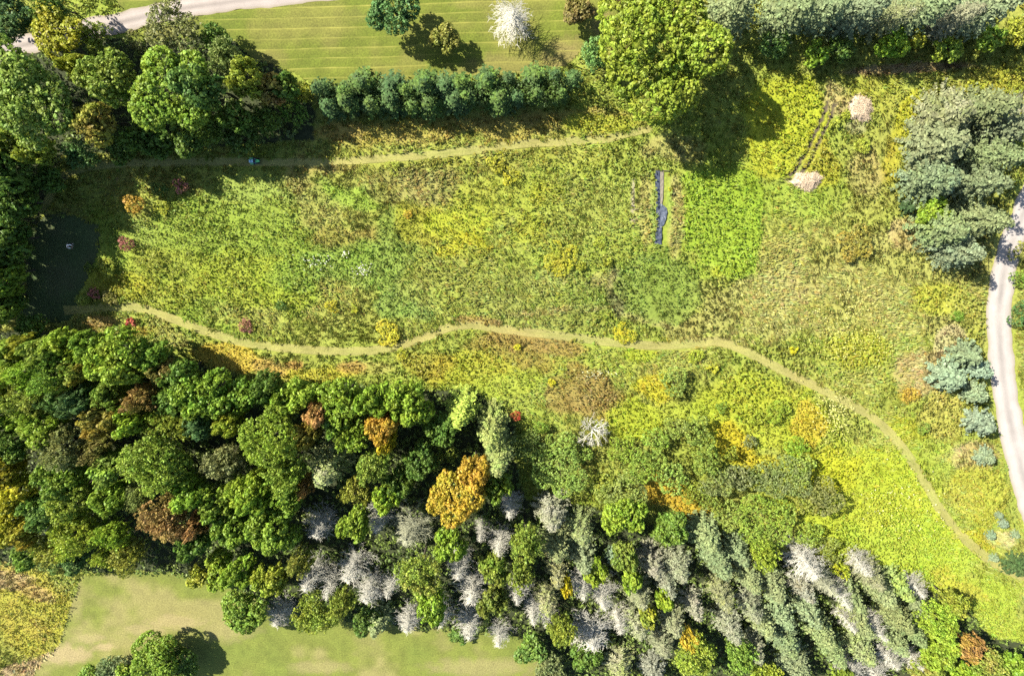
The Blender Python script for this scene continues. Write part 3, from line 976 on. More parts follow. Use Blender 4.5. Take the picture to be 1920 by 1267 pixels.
def conifer_mesh(name, seed, R, H, density=1.0, droop=0.25, twig=0.19, sparse=0.0, mats=None, wood=False):
    """whorled branches with twig sprays; needles as leaf quads (and bare sticks when wood)"""
    rng = np.random.default_rng(seed)
    C, Tn, Sz, Nn = [], [], [], []
    w0, w1, q0, q1 = [], [], [], []
    z = 0.05 * H
    while z < 0.985 * H:
        t = z / H
        L = R * (1 - t) ** 0.72 * (0.55 + 0.45 * min(1, t / 0.15)) + 0.12
        nb = int(rng.integers(6, 9) * (0.7 + 0.5 * (1 - t)))
        a0 = rng.uniform(0, 6.28)
        for b in range(nb):
            a = a0 + 2 * math.pi * b / nb + rng.uniform(-.25, .25)
            l = L * rng.uniform(0.72, 1.1)
            ca, sa = math.cos(a), math.sin(a)
            dz = -droop * l * rng.uniform(0.5, 1.4)
            if wood:
                w0.append((0, 0, z))
                w1.append((l * ca, l * sa, z + dz))
                q0.append(0.034)
                q1.append(0.014)
            if rng.uniform() < sparse:
                continue
            k = max(2, int(l / 0.30 * density))
            for j in range(k + 1):
                u = (j + rng.uniform(-.3, .3)) / k
                if u < 0.16:
                    continue
                cz = z + dz * u + 0.14 * l * u * u
                for sd in (-1, 1):
                    aa = a + sd * rng.uniform(0.5, 1.05)
                    tl = (0.30 + 0.30 * (1 - u) * min(l, 2.2) / 2.2) * rng.uniform(0.7, 1.25)
                    cx = l * u * ca + math.cos(aa) * tl * 0.45
                    cy = l * u * sa + math.sin(aa) * tl * 0.45
                    C.append((cx, cy, cz + rng.uniform(-.08, .05)))
                    Tn.append((math.cos(aa), math.sin(aa), rng.uniform(-.55, .1)))
                    Sz.append((tl * 0.62, twig * rng.uniform(0.5, 0.9)))
                    Nn.append((rng.normal() * .45 + 0.3 * ca, rng.normal() * .45 + 0.3 * sa, 1.0))
        z += (0.36 + 0.10 * rng.uniform()) * (0.75 + 0.5 * (1 - t))
    # leader
    for k in range(8):
        C.append((rng.normal() * .05, rng.normal() * .05, H * (0.965 + 0.005 * k)))
        a = rng.uniform(0, 6.28)
        Tn.append((math.cos(a) * .5, math.sin(a) * .5, 0.9))
        Sz.append((0.25, 0.09))
        Nn.append((math.sin(a), -math.cos(a), 0.3))
    C, Tn, Sz, Nn = map(np.array, (C, Tn, Sz, Nn))
    Tn = unit(Tn)
    B = unit(np.cross(Nn, Tn))
    v = np.stack([C - Tn * Sz[:, :1], C + B * Sz[:, 1:], C + Tn * Sz[:, :1], C - B * Sz[:, 1:]], 1).reshape(-1, 3)
    tone = np.repeat(np.clip(1 + 0.24 * rng.normal(size=len(C)), 0.5, 1.7), 4)
    f, s = quads_flat(len(v))
    if not wood:
        return mesh_from(name, v, f, s, [M_NEEDLE], {'tone': tone})
    tv, tf, ts = tubes(w0, w1, q0, q1, 3)
    V, FF, SS, TT = join([(v, f, s, tone), (tv, tf, ts, 1.0)])
    mi = np.concatenate([np.zeros(len(s)), np.ones(len(ts))])
    return mesh_from(name, V, FF, SS, [M_NEEDLE, mats], {'tone': TT}, mat_idx=mi)


def dead_conifer_mesh(name, seed, R, H, m, fine=1.0):
    """bleached conifer: bare irregular limbs that curve upward, full of short twigs"""
    rng = np.random.default_rng(seed)
    p0, p1, r0, r1 = [], [], [], []
    bend = rng.uniform(0, 6.28)
    z = 0.10 * H
    while z < 0.985 * H:
        t = z / H
        L = R * (1 - t) ** 0.62 + 0.2
        for b in range(int(rng.integers(4, 8))):
            a = rng.uniform(0, 6.28)
            l = L * rng.uniform(0.45, 1.15) * (1 + 0.25 * math.cos(a - bend))
            q = np.array((0, 0, z + rng.uniform(-.2, .2)))
            el, r = rng.uniform(-.35, .15), 0.042
            for k in range(4):
                d = np.array((math.cos(a) * math.cos(el), math.sin(a) * math.cos(el), math.sin(el)))
                e = q + d * l / 4
                p0.append(q)
                p1.append(e)
                r0.append(r)
                r1.append(r * .72)
                nt = max(1, int(l / 4 / 0.16 * fine)) if k else 1
                for j in range(nt):
                    u = rng.uniform(0, 1)
                    s = q + (e - q) * u
                    aa = a + rng.choice([-1, 1]) * rng.uniform(0.35, 1.25)
                    tl = rng.uniform(0.25, 0.75) * (0.55 + 0.45 * min(l, 2) / 2)
                    ee = rng.uniform(-.3, .6)
                    f = s + np.array((math.cos(aa) * math.cos(ee), math.sin(aa) * math.cos(ee), math.sin(ee))) * tl
                    p0.append(s)
                    p1.append(f)
                    r0.append(0.024)
                    r1.append(0.009)
                q = e
                r *= .72
                a += rng.normal() * .22
                el += rng.uniform(0.02, .28)
        z += 0.26 + 0.16 * rng.uniform()
    v, f, s = tubes(p0, p1, r0, r1, 3)
    return mesh_from(name, v, f, s, [m])


def bare_tree_mesh(name, seed, R, H, m, levels=4, first=8, thick=0.12, up=0.55):
    """leafless broadleaf: forking limbs"""
    rng = np.random.default_rng(seed)
    p0, p1, r0, r1 = [], [], [], []

    def grow(p, d, l, r, lev):
        q = p
        for k in range(2):
            d = unit(d + rng.normal(size=3) * 0.16)
            e = q + d * l * 0.5
            p0.append(q)
            p1.append(e)
            r0.append(r * (1 - .22 * k))
            r1.append(r * (.78 - .2 * k))
            q = e
        if lev <= 0:
            return
        for k in range(3 if lev > 1 else 4):
            nd = unit(d + rng.normal(size=3) * 0.55 + np.array((0, 0, 0.08)))
            grow(p + (q - p) * rng.uniform(.5, 1), nd, l * rng.uniform(.55, .8), r * 0.55, lev - 1)
    for k in range(first):
        a = 2 * math.pi * k / first + rng.uniform(-.3, .3)
        d = unit(np.array((math.cos(a), math.sin(a), rng.uniform(up * .4, up * 1.5))))
        grow(np.array((0, 0, H * rng.uniform(0.3, 0.55))), d, R * 0.45, thick * .7, levels - 1)
    v, f, s = tubes(p0, p1, r0, r1, 4)
    return mesh_from(name, v, f, s, [m])


def pole_mesh(name, m, H=1.0, r=0.03, k=6):
    v, f, s = tubes([(0, 0, -0.02), (0, 0, 0.5)], [(0, 0, 0.5), (0, 0, 1.0)], [r, r * .6], [r * .6, r * .12], k)
    return mesh_from(name, v * np.array([1, 1, H]), f, s, [m])


PROTO = {}
for st_, sizes, nvar in (('maple', (1.6, 2.6, 3.8, 5.5, 8.0), 3), ('airy', (1.6, 2.6, 3.8, 5.5), 3), ('bush', (0.7, 1.4, 2.4, 3.6, 5.0), 3)):
    for R in sizes:
        PROTO[st_, R] = [crown_mesh('crown', hash((st_, R, k)) % 1000 if False else int(R * 100) + 7 * k + len(st_), R, st_) for k in range(nvar)]
SPRUCE = {}
for R, H in ((1.0, 2.6), (2.0, 5.0), (2.4, 9.5), (3.0, 13.0), (4.3, 12.0)):
    SPRUCE[R] = (H, [conifer_mesh('crown', int(R * 31) + 5 * k, R, H) for k in range(3)])
FUZZY = {}
for R, H in ((2.4, 9.5), (3.0, 13.0)):
    FUZZY[R] = (H, [conifer_mesh('crown', int(R * 47) + 5 * k, R, H, twig=0.13, sparse=0.25, wood=True, mats=M_LICHEN, density=1.1) for k in range(3)])
BLUE = {}
for R, H in ((1.2, 3.2), (2.4, 5.6)):
    BLUE[R] = (H, [conifer_mesh('crown', int(R * 61) + 5 * k, R, H, density=1.35, droop=0.12, twig=0.20) for k in range(3)])
DEADC = {}
for R, H in ((1.5, 7.0), (2.1, 10.0), (2.6, 12.0)):
    DEADC[R] = (H, [dead_conifer_mesh('branches', int(R * 83) + 5 * k, R, H, M_DEAD) for k in range(3)])
DEADL = {}
for R, H in ((2.1, 10.0), (3.0, 12.0)):
    DEADL[R] = (H, [dead_conifer_mesh('branches', int(R * 87) + 5 * k, R, H, M_LICHEN, 1.3) for k in range(2)])
TRUNKS = [trunk_mesh('trunk', 300 + k) for k in range(3)]
STEM = pole_mesh('stem', M_BARK, 1.0, 0.03)
POLE = pole_mesh('trunk', M_BARK, 1.0, 0.022)
POLE_DEAD = pole_mesh('trunk', M_DEAD, 1.0, 0.018)

# ---------------------------------------------------------------- leaf colours (as the plant is, in even light)
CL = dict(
    dg=(0.076, 0.136, 0.022), g=(0.118, 0.195, 0.024), bg=(0.168, 0.260, 0.024), yg=(0.195, 0.225, 0.024), ol=(0.170, 0.175, 0.034),
    tl=(0.074, 0.140, 0.040), gg=(0.132, 0.164, 0.076), bs=(0.120, 0.165, 0.100), og=(0.26, 0.165, 0.052), ye=(0.34, 0.315, 0.016),
    go=(0.35, 0.250, 0.030), ru=(0.21, 0.125, 0.048), rb=(0.20, 0.085, 0.06), pk=(0.36, 0.12, 0.11), rd=(0.38, 0.06, 0.03),
    li=(0.165, 0.165, 0.108), pg=(0.150, 0.205, 0.065), br=(0.150, 0.115, 0.045), hc=(0.036, 0.066, 0.022), mg=(0.162, 0.222, 0.032),
    lm=(0.185, 0.262, 0.024), wg=(0.168, 0.238, 0.044), sg=(0.140, 0.165, 0.062), mint=(0.14, 0.25, 0.06))
rnd = random.Random(5)


def nearest(d, r):
    return min(d, key=lambda k: abs(math.log(k / r)))


def tree(kind, px, py, w, label, col='g', acc=None, amt=0.0, h=0.0, cat=None, group=None):
    fr = {'M': .53, 'A': .53, 'W': .42, 'P': .42, 'S': .42, 'F': .42, 'B': .40, 'D': .50, 'L': .50, 'T': .6}[kind]
    if group in (G4, G5):
        h *= 0.70
        w *= 1.12 if group == G4 else 1.25
    hh, wm = h, 5.0
    zc = 4.0
    for _ in range(3):
        p = at(px, py, zc)
        wm = w * depth(p) / F
        if not h:
            hh = {'M': 4 + 1.0 * wm, 'A': 4 + 1.0 * wm, 'W': 0.8 + 0.72 * wm, 'P': 0.3 + 0.62 * wm, 'S': 3 + 1.9 * wm, 'F': 3.5 + 2.0 * wm,
                  'B': 0.4 + 1.15 * wm, 'D': 3 + 2.0 * wm, 'L': 3 + 2.0 * wm, 'T': 3 + wm}[kind]
        zc = fr * hh
    R = wm / 2
    base = at(px, py, zc)
    names = {'M': 'broadleaf_tree', 'A': 'broadleaf_tree', 'W': 'bush', 'P': 'shrub', 'S': 'conifer', 'F': 'lichen_conifer', 'B': 'blue_spruce',
             'D': 'dead_conifer', 'L': 'dead_conifer', 'T': 'dead_tree'}
    cats = {'M': 'tree', 'A': 'tree', 'W': 'bush', 'P': 'shrub', 'S': 'conifer', 'F': 'conifer', 'B': 'spruce', 'D': 'dead tree', 'L': 'dead tree',
            'T': 'dead tree'}
    root = bpy.data.objects.new(names[kind], None)
    COL.objects.link(root)
    root.empty_display_size = 0.5
    root.location = (base.x, base.y, -0.05)
    root.rotation_euler = (0, 0, rnd.uniform(0, 6.28))
    root['label'] = label
    root['category'] = cat or cats[kind]
    if group:
        root['group'] = group
    var = rnd.randrange(3)
    if kind in 'MAWP':
        stl = {'M': 'maple', 'A': 'airy', 'W': 'bush', 'P': 'bush'}[kind]
        sizes = [k[1] for k in PROTO if k[0] == stl]
        R0 = nearest(sizes, R)
        me = PROTO[stl, R0][var]
        k = R / R0
        cr = ob('crown', me, root, (0, 0, zc))
        vz = (hh - zc) / (R0 * 0.95)
        if group == G1 and w > 80 and px > 40:
            vz *= 0.72
            zc = hh - vz * R0 * 0.95
            cr.location.z = zc
        cr.scale = (k, k, vz)
        t = ob('trunk' if kind in 'MA' else 'stem', TRUNKS[var] if kind in 'MA' else STEM, root, (0, 0, 0))
        t.scale = (R * .9, R * .9, hh * .82) if kind in 'MA' else (min(3, R * .8), min(3, R * .8), hh * .8)
        crowns = [cr]
    elif kind in 'SFB':
        lib = {'S': SPRUCE, 'F': FUZZY, 'B': BLUE}[kind]
        R0 = nearest(lib, R)
        H0, ms = lib[R0]
        cr = ob('crown', ms[var], root)
        cr.scale = (R / R0, R / R0, hh / H0)
        t = ob('trunk', POLE, root)
        t.scale = (hh * .55, hh * .55, hh * .98)
        crowns = [cr]
        root.rotation_euler.x = rnd.uniform(-.04, .04)
    elif kind in 'DL':
        lib = DEADC if kind == 'D' else DEADL
        R0 = nearest(lib, R)
        H0, ms = lib[R0]
        cr = ob('branches', ms[var % len(ms)], root)
        cr.scale = (R / R0, R / R0, hh / H0)
        t = ob('trunk', POLE_DEAD, root)
        t.scale = (hh * .6, hh * .6, hh)
        crowns = []
        root.rotation_euler.x = rnd.uniform(-.07, .07)
    for c in crowns:
        v = (0.82 if group in (G6, G8) and kind in 'SF' else 1) * rnd.uniform(0.9, 1.12) * (1.15 if kind == 'P' and col in ('ye', 'yg') else 1)
        c.color = (CL[col][0] * v * rnd.uniform(.93, 1.07), CL[col][1] * v, CL[col][2] * v * rnd.uniform(.85, 1.15), 1)
        c['accent'] = CL[acc or col]
        c['accent_amount'] = float(amt) * (0.72 if acc in ('og', 'go', 'ru') else 1)
    return root
# ---------------------------------------------------------------- the trees and shrubs, one row each: pixel of the crown's middle, width, look
G1, G2, G3 = 'trees of the upper left grove', 'trees of the lower left wood', 'bushes and willows at the edge of the lower wood'
G4, G5, G6 = 'conifers of the lower right plantation', 'bleached dead conifers in the lower wood', 'conifers between meadow and gravel road'
G7, G8, G9 = 'conifers of the hedge below the striped lawn', 'conifers along the top right edge', 'shrubs scattered over the meadow'
G10, G11 = 'trees on the striped lawn', 'shrubs at the foot of the top right conifers'

for r in [
    # upper left grove and drive
    ('M', 25, 28, 95, 'dusky blue-green tree in the very top left corner', 'tl', None, 0, 9, G1),
    ('A', 100, 12, 70, 'dark shaded tree at the top edge left of the driveway', 'dg', None, 0, 9, G1),
    ('M', 118, 58, 105, 'golden-green loose tree just below the driveway bend at top left', 'yg', 'ye', .45, 8, G1),
    ('A', 178, 68, 62, 'olive tree half in shade where the driveway meets the grove', 'mg', None, 0, 7, G1),
    ('W', 250, 76, 46, 'low dark bush on the verge just under the driveway', 'dg', 'br', .5, 2.6, G1),
    ('A', 332, 50, 112, 'silvery grey thin-leaved tree against the driveway', 'sg', None, 0, 8.5, G1),
    ('A', 408, 72, 66, 'dark green tree tucked behind the silvery grey one', 'dg', 'g', .3, 7, G1),
    ('M', 68, 180, 195, 'huge rounded dark green tree at the left edge of the grove', 'mg', 'g', .5, 16, G1),
    ('M', 160, 132, 62, 'narrow yellow-green tree squeezed between two big dark crowns', 'yg', None, 0, 12, G1),
    ('M', 222, 152, 104, 'mid green puffy tree right of the narrow yellow-green tree', 'mg', 'g', .4, 13.5, G1),
    ('M', 198, 228, 88, 'russet-tinged rounded tree at the lower edge of the grove', 'yg', 'og', .5, 13, G1),
    ('M', 342, 172, 175, 'broadest bright green crown in the middle of the grove', 'bg', 'g', .4, 14, G1),
    ('M', 388, 168, 90, 'bluish green dome riding on the side of the broadest grove crown', 'tl', 'g', .5, 14.3, G1),
    ('A', 428, 108, 70, 'pale green spray-like tree at the lawn corner of the grove', 'pg', None, 0, 8, G1),
    ('M', 468, 150, 72, 'olive green tree at the right end of the grove', 'mg', 'yg', .4, 12, G1),
    ('M', 508, 168, 58, 'small orange-brown tree at the tip of the grove beside the lawn', 'og', 'yg', .45, 9, G1),
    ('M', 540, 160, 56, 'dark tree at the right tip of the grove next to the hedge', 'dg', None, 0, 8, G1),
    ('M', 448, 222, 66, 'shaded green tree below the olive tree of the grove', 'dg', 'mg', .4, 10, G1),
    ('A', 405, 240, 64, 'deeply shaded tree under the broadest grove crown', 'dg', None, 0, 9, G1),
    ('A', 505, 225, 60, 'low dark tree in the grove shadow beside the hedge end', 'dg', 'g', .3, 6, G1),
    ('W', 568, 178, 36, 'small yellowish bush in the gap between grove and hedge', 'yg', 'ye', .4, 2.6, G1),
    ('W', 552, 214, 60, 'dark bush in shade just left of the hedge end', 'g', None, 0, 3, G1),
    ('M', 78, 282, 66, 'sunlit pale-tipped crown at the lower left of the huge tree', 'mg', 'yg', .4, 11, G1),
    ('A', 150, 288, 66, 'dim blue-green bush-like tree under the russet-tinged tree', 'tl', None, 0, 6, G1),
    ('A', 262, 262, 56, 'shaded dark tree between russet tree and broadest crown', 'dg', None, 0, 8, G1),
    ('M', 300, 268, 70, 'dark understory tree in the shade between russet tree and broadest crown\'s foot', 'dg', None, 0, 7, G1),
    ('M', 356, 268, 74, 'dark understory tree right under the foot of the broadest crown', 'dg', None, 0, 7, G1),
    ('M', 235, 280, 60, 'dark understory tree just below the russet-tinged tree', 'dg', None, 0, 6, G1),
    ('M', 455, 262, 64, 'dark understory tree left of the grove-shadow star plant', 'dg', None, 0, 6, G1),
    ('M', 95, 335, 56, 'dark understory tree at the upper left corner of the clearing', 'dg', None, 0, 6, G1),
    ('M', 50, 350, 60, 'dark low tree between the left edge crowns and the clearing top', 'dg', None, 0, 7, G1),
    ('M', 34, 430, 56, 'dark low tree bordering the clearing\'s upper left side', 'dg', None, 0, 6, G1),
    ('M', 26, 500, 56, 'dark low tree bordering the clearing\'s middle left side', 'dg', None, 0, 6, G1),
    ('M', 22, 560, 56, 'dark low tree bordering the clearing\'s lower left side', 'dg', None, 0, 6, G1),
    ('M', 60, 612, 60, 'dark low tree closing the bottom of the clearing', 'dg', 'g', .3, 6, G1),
    ('M', 20, 255, 80, 'olive tree at the left edge below the huge tree', 'mg', None, 0, 12, G1),
    ('M', 22, 318, 84, 'dark tree on the left edge above the shaded clearing', 'dg', 'g', .3, 13, G1),
    ('M', 22, 385, 96, 'round dark green crown on the left edge beside the clearing top', 'dg', None, 0, 12, G1),
    ('M', 14, 455, 84, 'dark green crown on the left edge level with the person', 'dg', 'g', .3, 12, G1),
    ('M', 8, 520, 80, 'green crown on the left edge beside the middle of the clearing', 'g', None, 0, 12, G1),
    ('M', 2, 575, 70, 'green crown on the left edge at the foot of the clearing', 'g', 'dg', .4, 10, G1),
    ('M', -40, 120, 150, 'tall crown cut off by the left edge beside the huge tree', 'g', None, 0, 18, G1),
    ('M', -62, 290, 175, 'tall crown mostly beyond the left edge of the clearing', 'dg', None, 0, 12.5, G1),
    ('M', -72, 375, 175, 'second tall crown mostly past the left edge, beside the clearing top', 'dg', None, 0, 12.5, G1),
    ('M', -72, 465, 175, 'third tall crown mostly past the left edge, level with the person', 'dg', None, 0, 12.5, G1),
    ('M', -70, 550, 170, 'lowest tall crown mostly past the left edge of the clearing', 'dg', None, 0, 12, G1),
    # striped lawn
    ('M', 738, 22, 104, 'dark blue-green round tree on the striped lawn', 'tl', None, 0, 8.5, G10),
    ('M', 836, 74, 62, 'small olive tree standing in the blue-green tree\'s shadow on the lawn', 'ol', 'g', .3, 4.8, G10),
    ('D', 963, 34, 100, 'white feathery dead tree standing alone on the striped lawn', 'li', None, 0, 9, G10),
    ('M', 1080, 20, 70, 'small brownish olive tree right of the white dead tree', 'ol', 'br', .6, 4.6, G10),
    ('W', 1152, -2, 40, 'low dark bush at the top edge above the big yellow-green tree', 'br', None, 0, 2.5, G10),
    # big tree by the hedge
    ('M', 1230, 88, 272, 'largest yellow-green tree of all, between hedge and top right conifers', 'lm', 'yg', .45, 17, None),
    ('A', 1112, 105, 62, 'mint green shrub-like tree leaning on the left side of the largest tree', 'mint', None, 0, 7, None),
    # top right row
    ('S', 1372, 20, 120, 'soft grey-green conifer touching the largest yellow-green tree', 'gg', None, 0, 13, G8),
    ('S', 1478, 26, 100, 'second grey-green conifer from the left in the top right row', 'gg', None, 0, 13, G8),
    ('S', 1545, 18, 96, 'third grey-green conifer from the left in the top right row', 'gg', None, 0, 13, G8),
    ('S', 1608, 24, 96, 'middle grey-green conifer in the top right row', 'gg', None, 0, 13, G8),
    ('F', 1668, 30, 90, 'twiggy conifer showing bare branches in the top right row', 'sg', None, 0, 13, G8),
    ('S', 1725, 22, 96, 'grey-green conifer left of the purple-grey one in the top right row', 'gg', None, 0, 13, G8),
    ('F', 1778, 34, 84, 'purplish grey thinning conifer near the right end of the top row', 'li', None, 0, 12, G8),
    ('S', 1838, 22, 100, 'last grey-green conifer at the right end of the top row', 'gg', None, 0, 13, G8),
    ('M', 1528, 98, 52, 'sunlit bright green shrub under the third top row conifer', 'bg', None, 0, 4, G11),
    ('M', 1575, 92, 50, 'dark shrub between two bright shrubs under the top right row', 'dg', None, 0, 3.6, G11),
    ('M', 1676, 84, 70, 'largest bright green shrub under the top right row', 'bg', None, 0, 4.6, G11),
    ('M', 1716, 72, 40, 'yellowish green shrub close beside the largest bright shrub', 'yg', None, 0, 4.2, G11),
    ('M', 1776, 92, 54, 'bright green shrub under the purplish grey conifer', 'bg', 'yg', .4, 4, G11),
    ('M', 1858, 76, 52, 'green shrub under the last conifer of the top row', 'bg', None, 0, 4, G11),
    ('M', 1450, 84, 62, 'dark shaded shrub right of the largest yellow-green tree', 'dg', None, 0, 4, G11),
    ('A', 1908, 60, 56, 'yellow-green shrub in the top right corner', 'yg', 'ye', .3, 3.5, G11),
    # right conifer cluster
    ('S', 1775, 212, 130, 'pale brownish grey-green conifer at the top left of the roadside cluster', 'sg', 'li', .5, 9, G6),
    ('S', 1850, 200, 96, 'blue-grey conifer at the top of the roadside cluster', 'gg', None, 0, 11, G6),
    ('S', 1890, 238, 90, 'grey-green conifer at the top right of the roadside cluster', 'gg', None, 0, 11, G6),
    ('L', 1912, 200, 52, 'grey leafless conifer on the right edge above the road', 'li', None, 0, 8, G6),
    ('S', 1764, 270, 140, 'broad grey-green conifer on the upper left side of the roadside cluster', 'gg', None, 0, 10, G6),
    ('S', 1858, 292, 104, 'grey-green conifer with its tip toward the right edge, mid cluster', 'gg', None, 0, 12, G6),
    ('S', 1748, 335, 124, 'blue-tinged conifer on the left bulge of the roadside cluster', 'gg', 'bs', .4, 10, G6),
    ('S', 1832, 340, 104, 'conifer with pale tip above the dark gap of the roadside cluster', 'gg', None, 0, 12, G6),
    ('M', 1745, 398, 60, 'fresh green broadleaf bush wedged in the roadside conifers', 'bg', None, 0, 5, G6),
    ('S', 1768, 425, 120, 'soft green conifer on the lower left of the roadside cluster', 'gg', 'pg', .4, 9.5, G6),
    ('S', 1838, 412, 100, 'conifer pointing its pale tip at the gravel road', 'gg', None, 0, 12, G6),
    ('S', 1796, 470, 100, 'bluish green conifer at the bottom of the roadside cluster', 'gg', 'bs', .5, 10, G6),
    ('B', 1703, 388, 30, 'tiny young conifer alone left of the roadside cluster', 'hc', None, 0, 2.2, G6),
    # blue spruces
    ('B', 1780, 706, 78, 'blue-green spruce on the left of the roadside spruce clump', 'bs', None, 0, 5.4, G6),
    ('B', 1812, 664, 66, 'blue-green spruce at the top of the roadside spruce clump', 'bs', None, 0, 5.2, G6),
    ('B', 1836, 692, 52, 'blue-green spruce on the right of the roadside spruce clump', 'bs', None, 0, 5.0, G6),
    ('B', 1828, 736, 56, 'blue-green spruce at the bottom of the roadside spruce clump', 'bs', None, 0, 4.6, G6),
    ('B', 1838, 793, 66, 'single round blue-green spruce below the spruce clump', 'bs', None, 0, 5, G6),
    ('B', 1848, 856, 44, 'small greyish spruce lowest of those along the gravel road', 'bs', 'gg', .5, 3, G6),
    ('P', 1908, 520, 40, 'green shrub on the far verge of the gravel road, upper one', 'g', None, 0, 2.4, None),
    ('W', 1914, 585, 56, 'dark blue-green bush on the far verge of the gravel road', 'tl', None, 0, 3, None),
    ('W', 1912, 470, 44, 'olive bush in the bend between road and right edge', 'ol', None, 0, 2.4, None),
    ('S', 1908, 1062, 56, 'dark squat conifer on the right edge where the path leaves', 'hc', None, 0, 4, None),
    ('B', 1858, 1003, 22, 'tiny spruce nearest the lower right path bend', 'bs', None, 0, 1.5, None),
    ('B', 1882, 982, 20, 'tiny spruce in the middle of the seedlings by the lower right road', 'bs', None, 0, 1.4, None),
    ('B', 1874, 966, 16, 'tiny spruce topmost of the seedlings by the lower right road', 'bs', None, 0, 1.2, None),
    ('B', 1904, 1002, 18, 'tiny spruce nearest the right edge among the seedlings', 'bs', None, 0, 1.3, None),
    ('B', 1864, 1046, 18, 'tiny spruce hard against the upper side of the path end', 'bs', None, 0, 1.4, None),
]:
    tree(*r[:9], group=r[9])

# hedge: two staggered rows
ords = ['first', 'second', 'third', 'fourth', 'fifth', 'sixth', 'seventh', 'eighth', 'ninth', 'tenth', 'eleventh', 'twelfth', 'thirteenth']
back = [(608, 168), (645, 164), (690, 158), (730, 164), (768, 166), (800, 160), (835, 158), (872, 160), (918, 152), (958, 148), (1000, 142), (1042, 142), (1076, 148)]
front = [(622, 208), (662, 192), (700, 208), (742, 198), (778, 206), (815, 200), (850, 196), (880, 190), (930, 186), (972, 196), (1012, 188), (1056, 184)]
for row, pts in (('back', back), ('front', front)):
    for k, (x, y) in enumerate(pts):
        tree('S', x + rnd.uniform(-9, 9), y + (5 if row == 'back' else -7) + rnd.uniform(-6, 6), rnd.choice((44, 52, 60, 68, 78)),
             f'{ords[k]} blue-green conifer from the left in the {row} row of the hedge below the lawn', 'hc',
             'tl' if k % 3 == 0 else 'g', .35, rnd.uniform(5.2, 7.8), group=G7)

for k, x in enumerate((632, 676, 722, 756, 796, 842, 896, 946, 990, 1030)):
    tree('A', x, 184 - 0.035 * (x - 600) + rnd.uniform(-5, 5), rnd.uniform(46, 62), f'{ords[k]} dark low tree from the left between both conifer rows of the hedge',
         'dg', 'hc', .6, rnd.uniform(4.2, 5.4), group=G7)

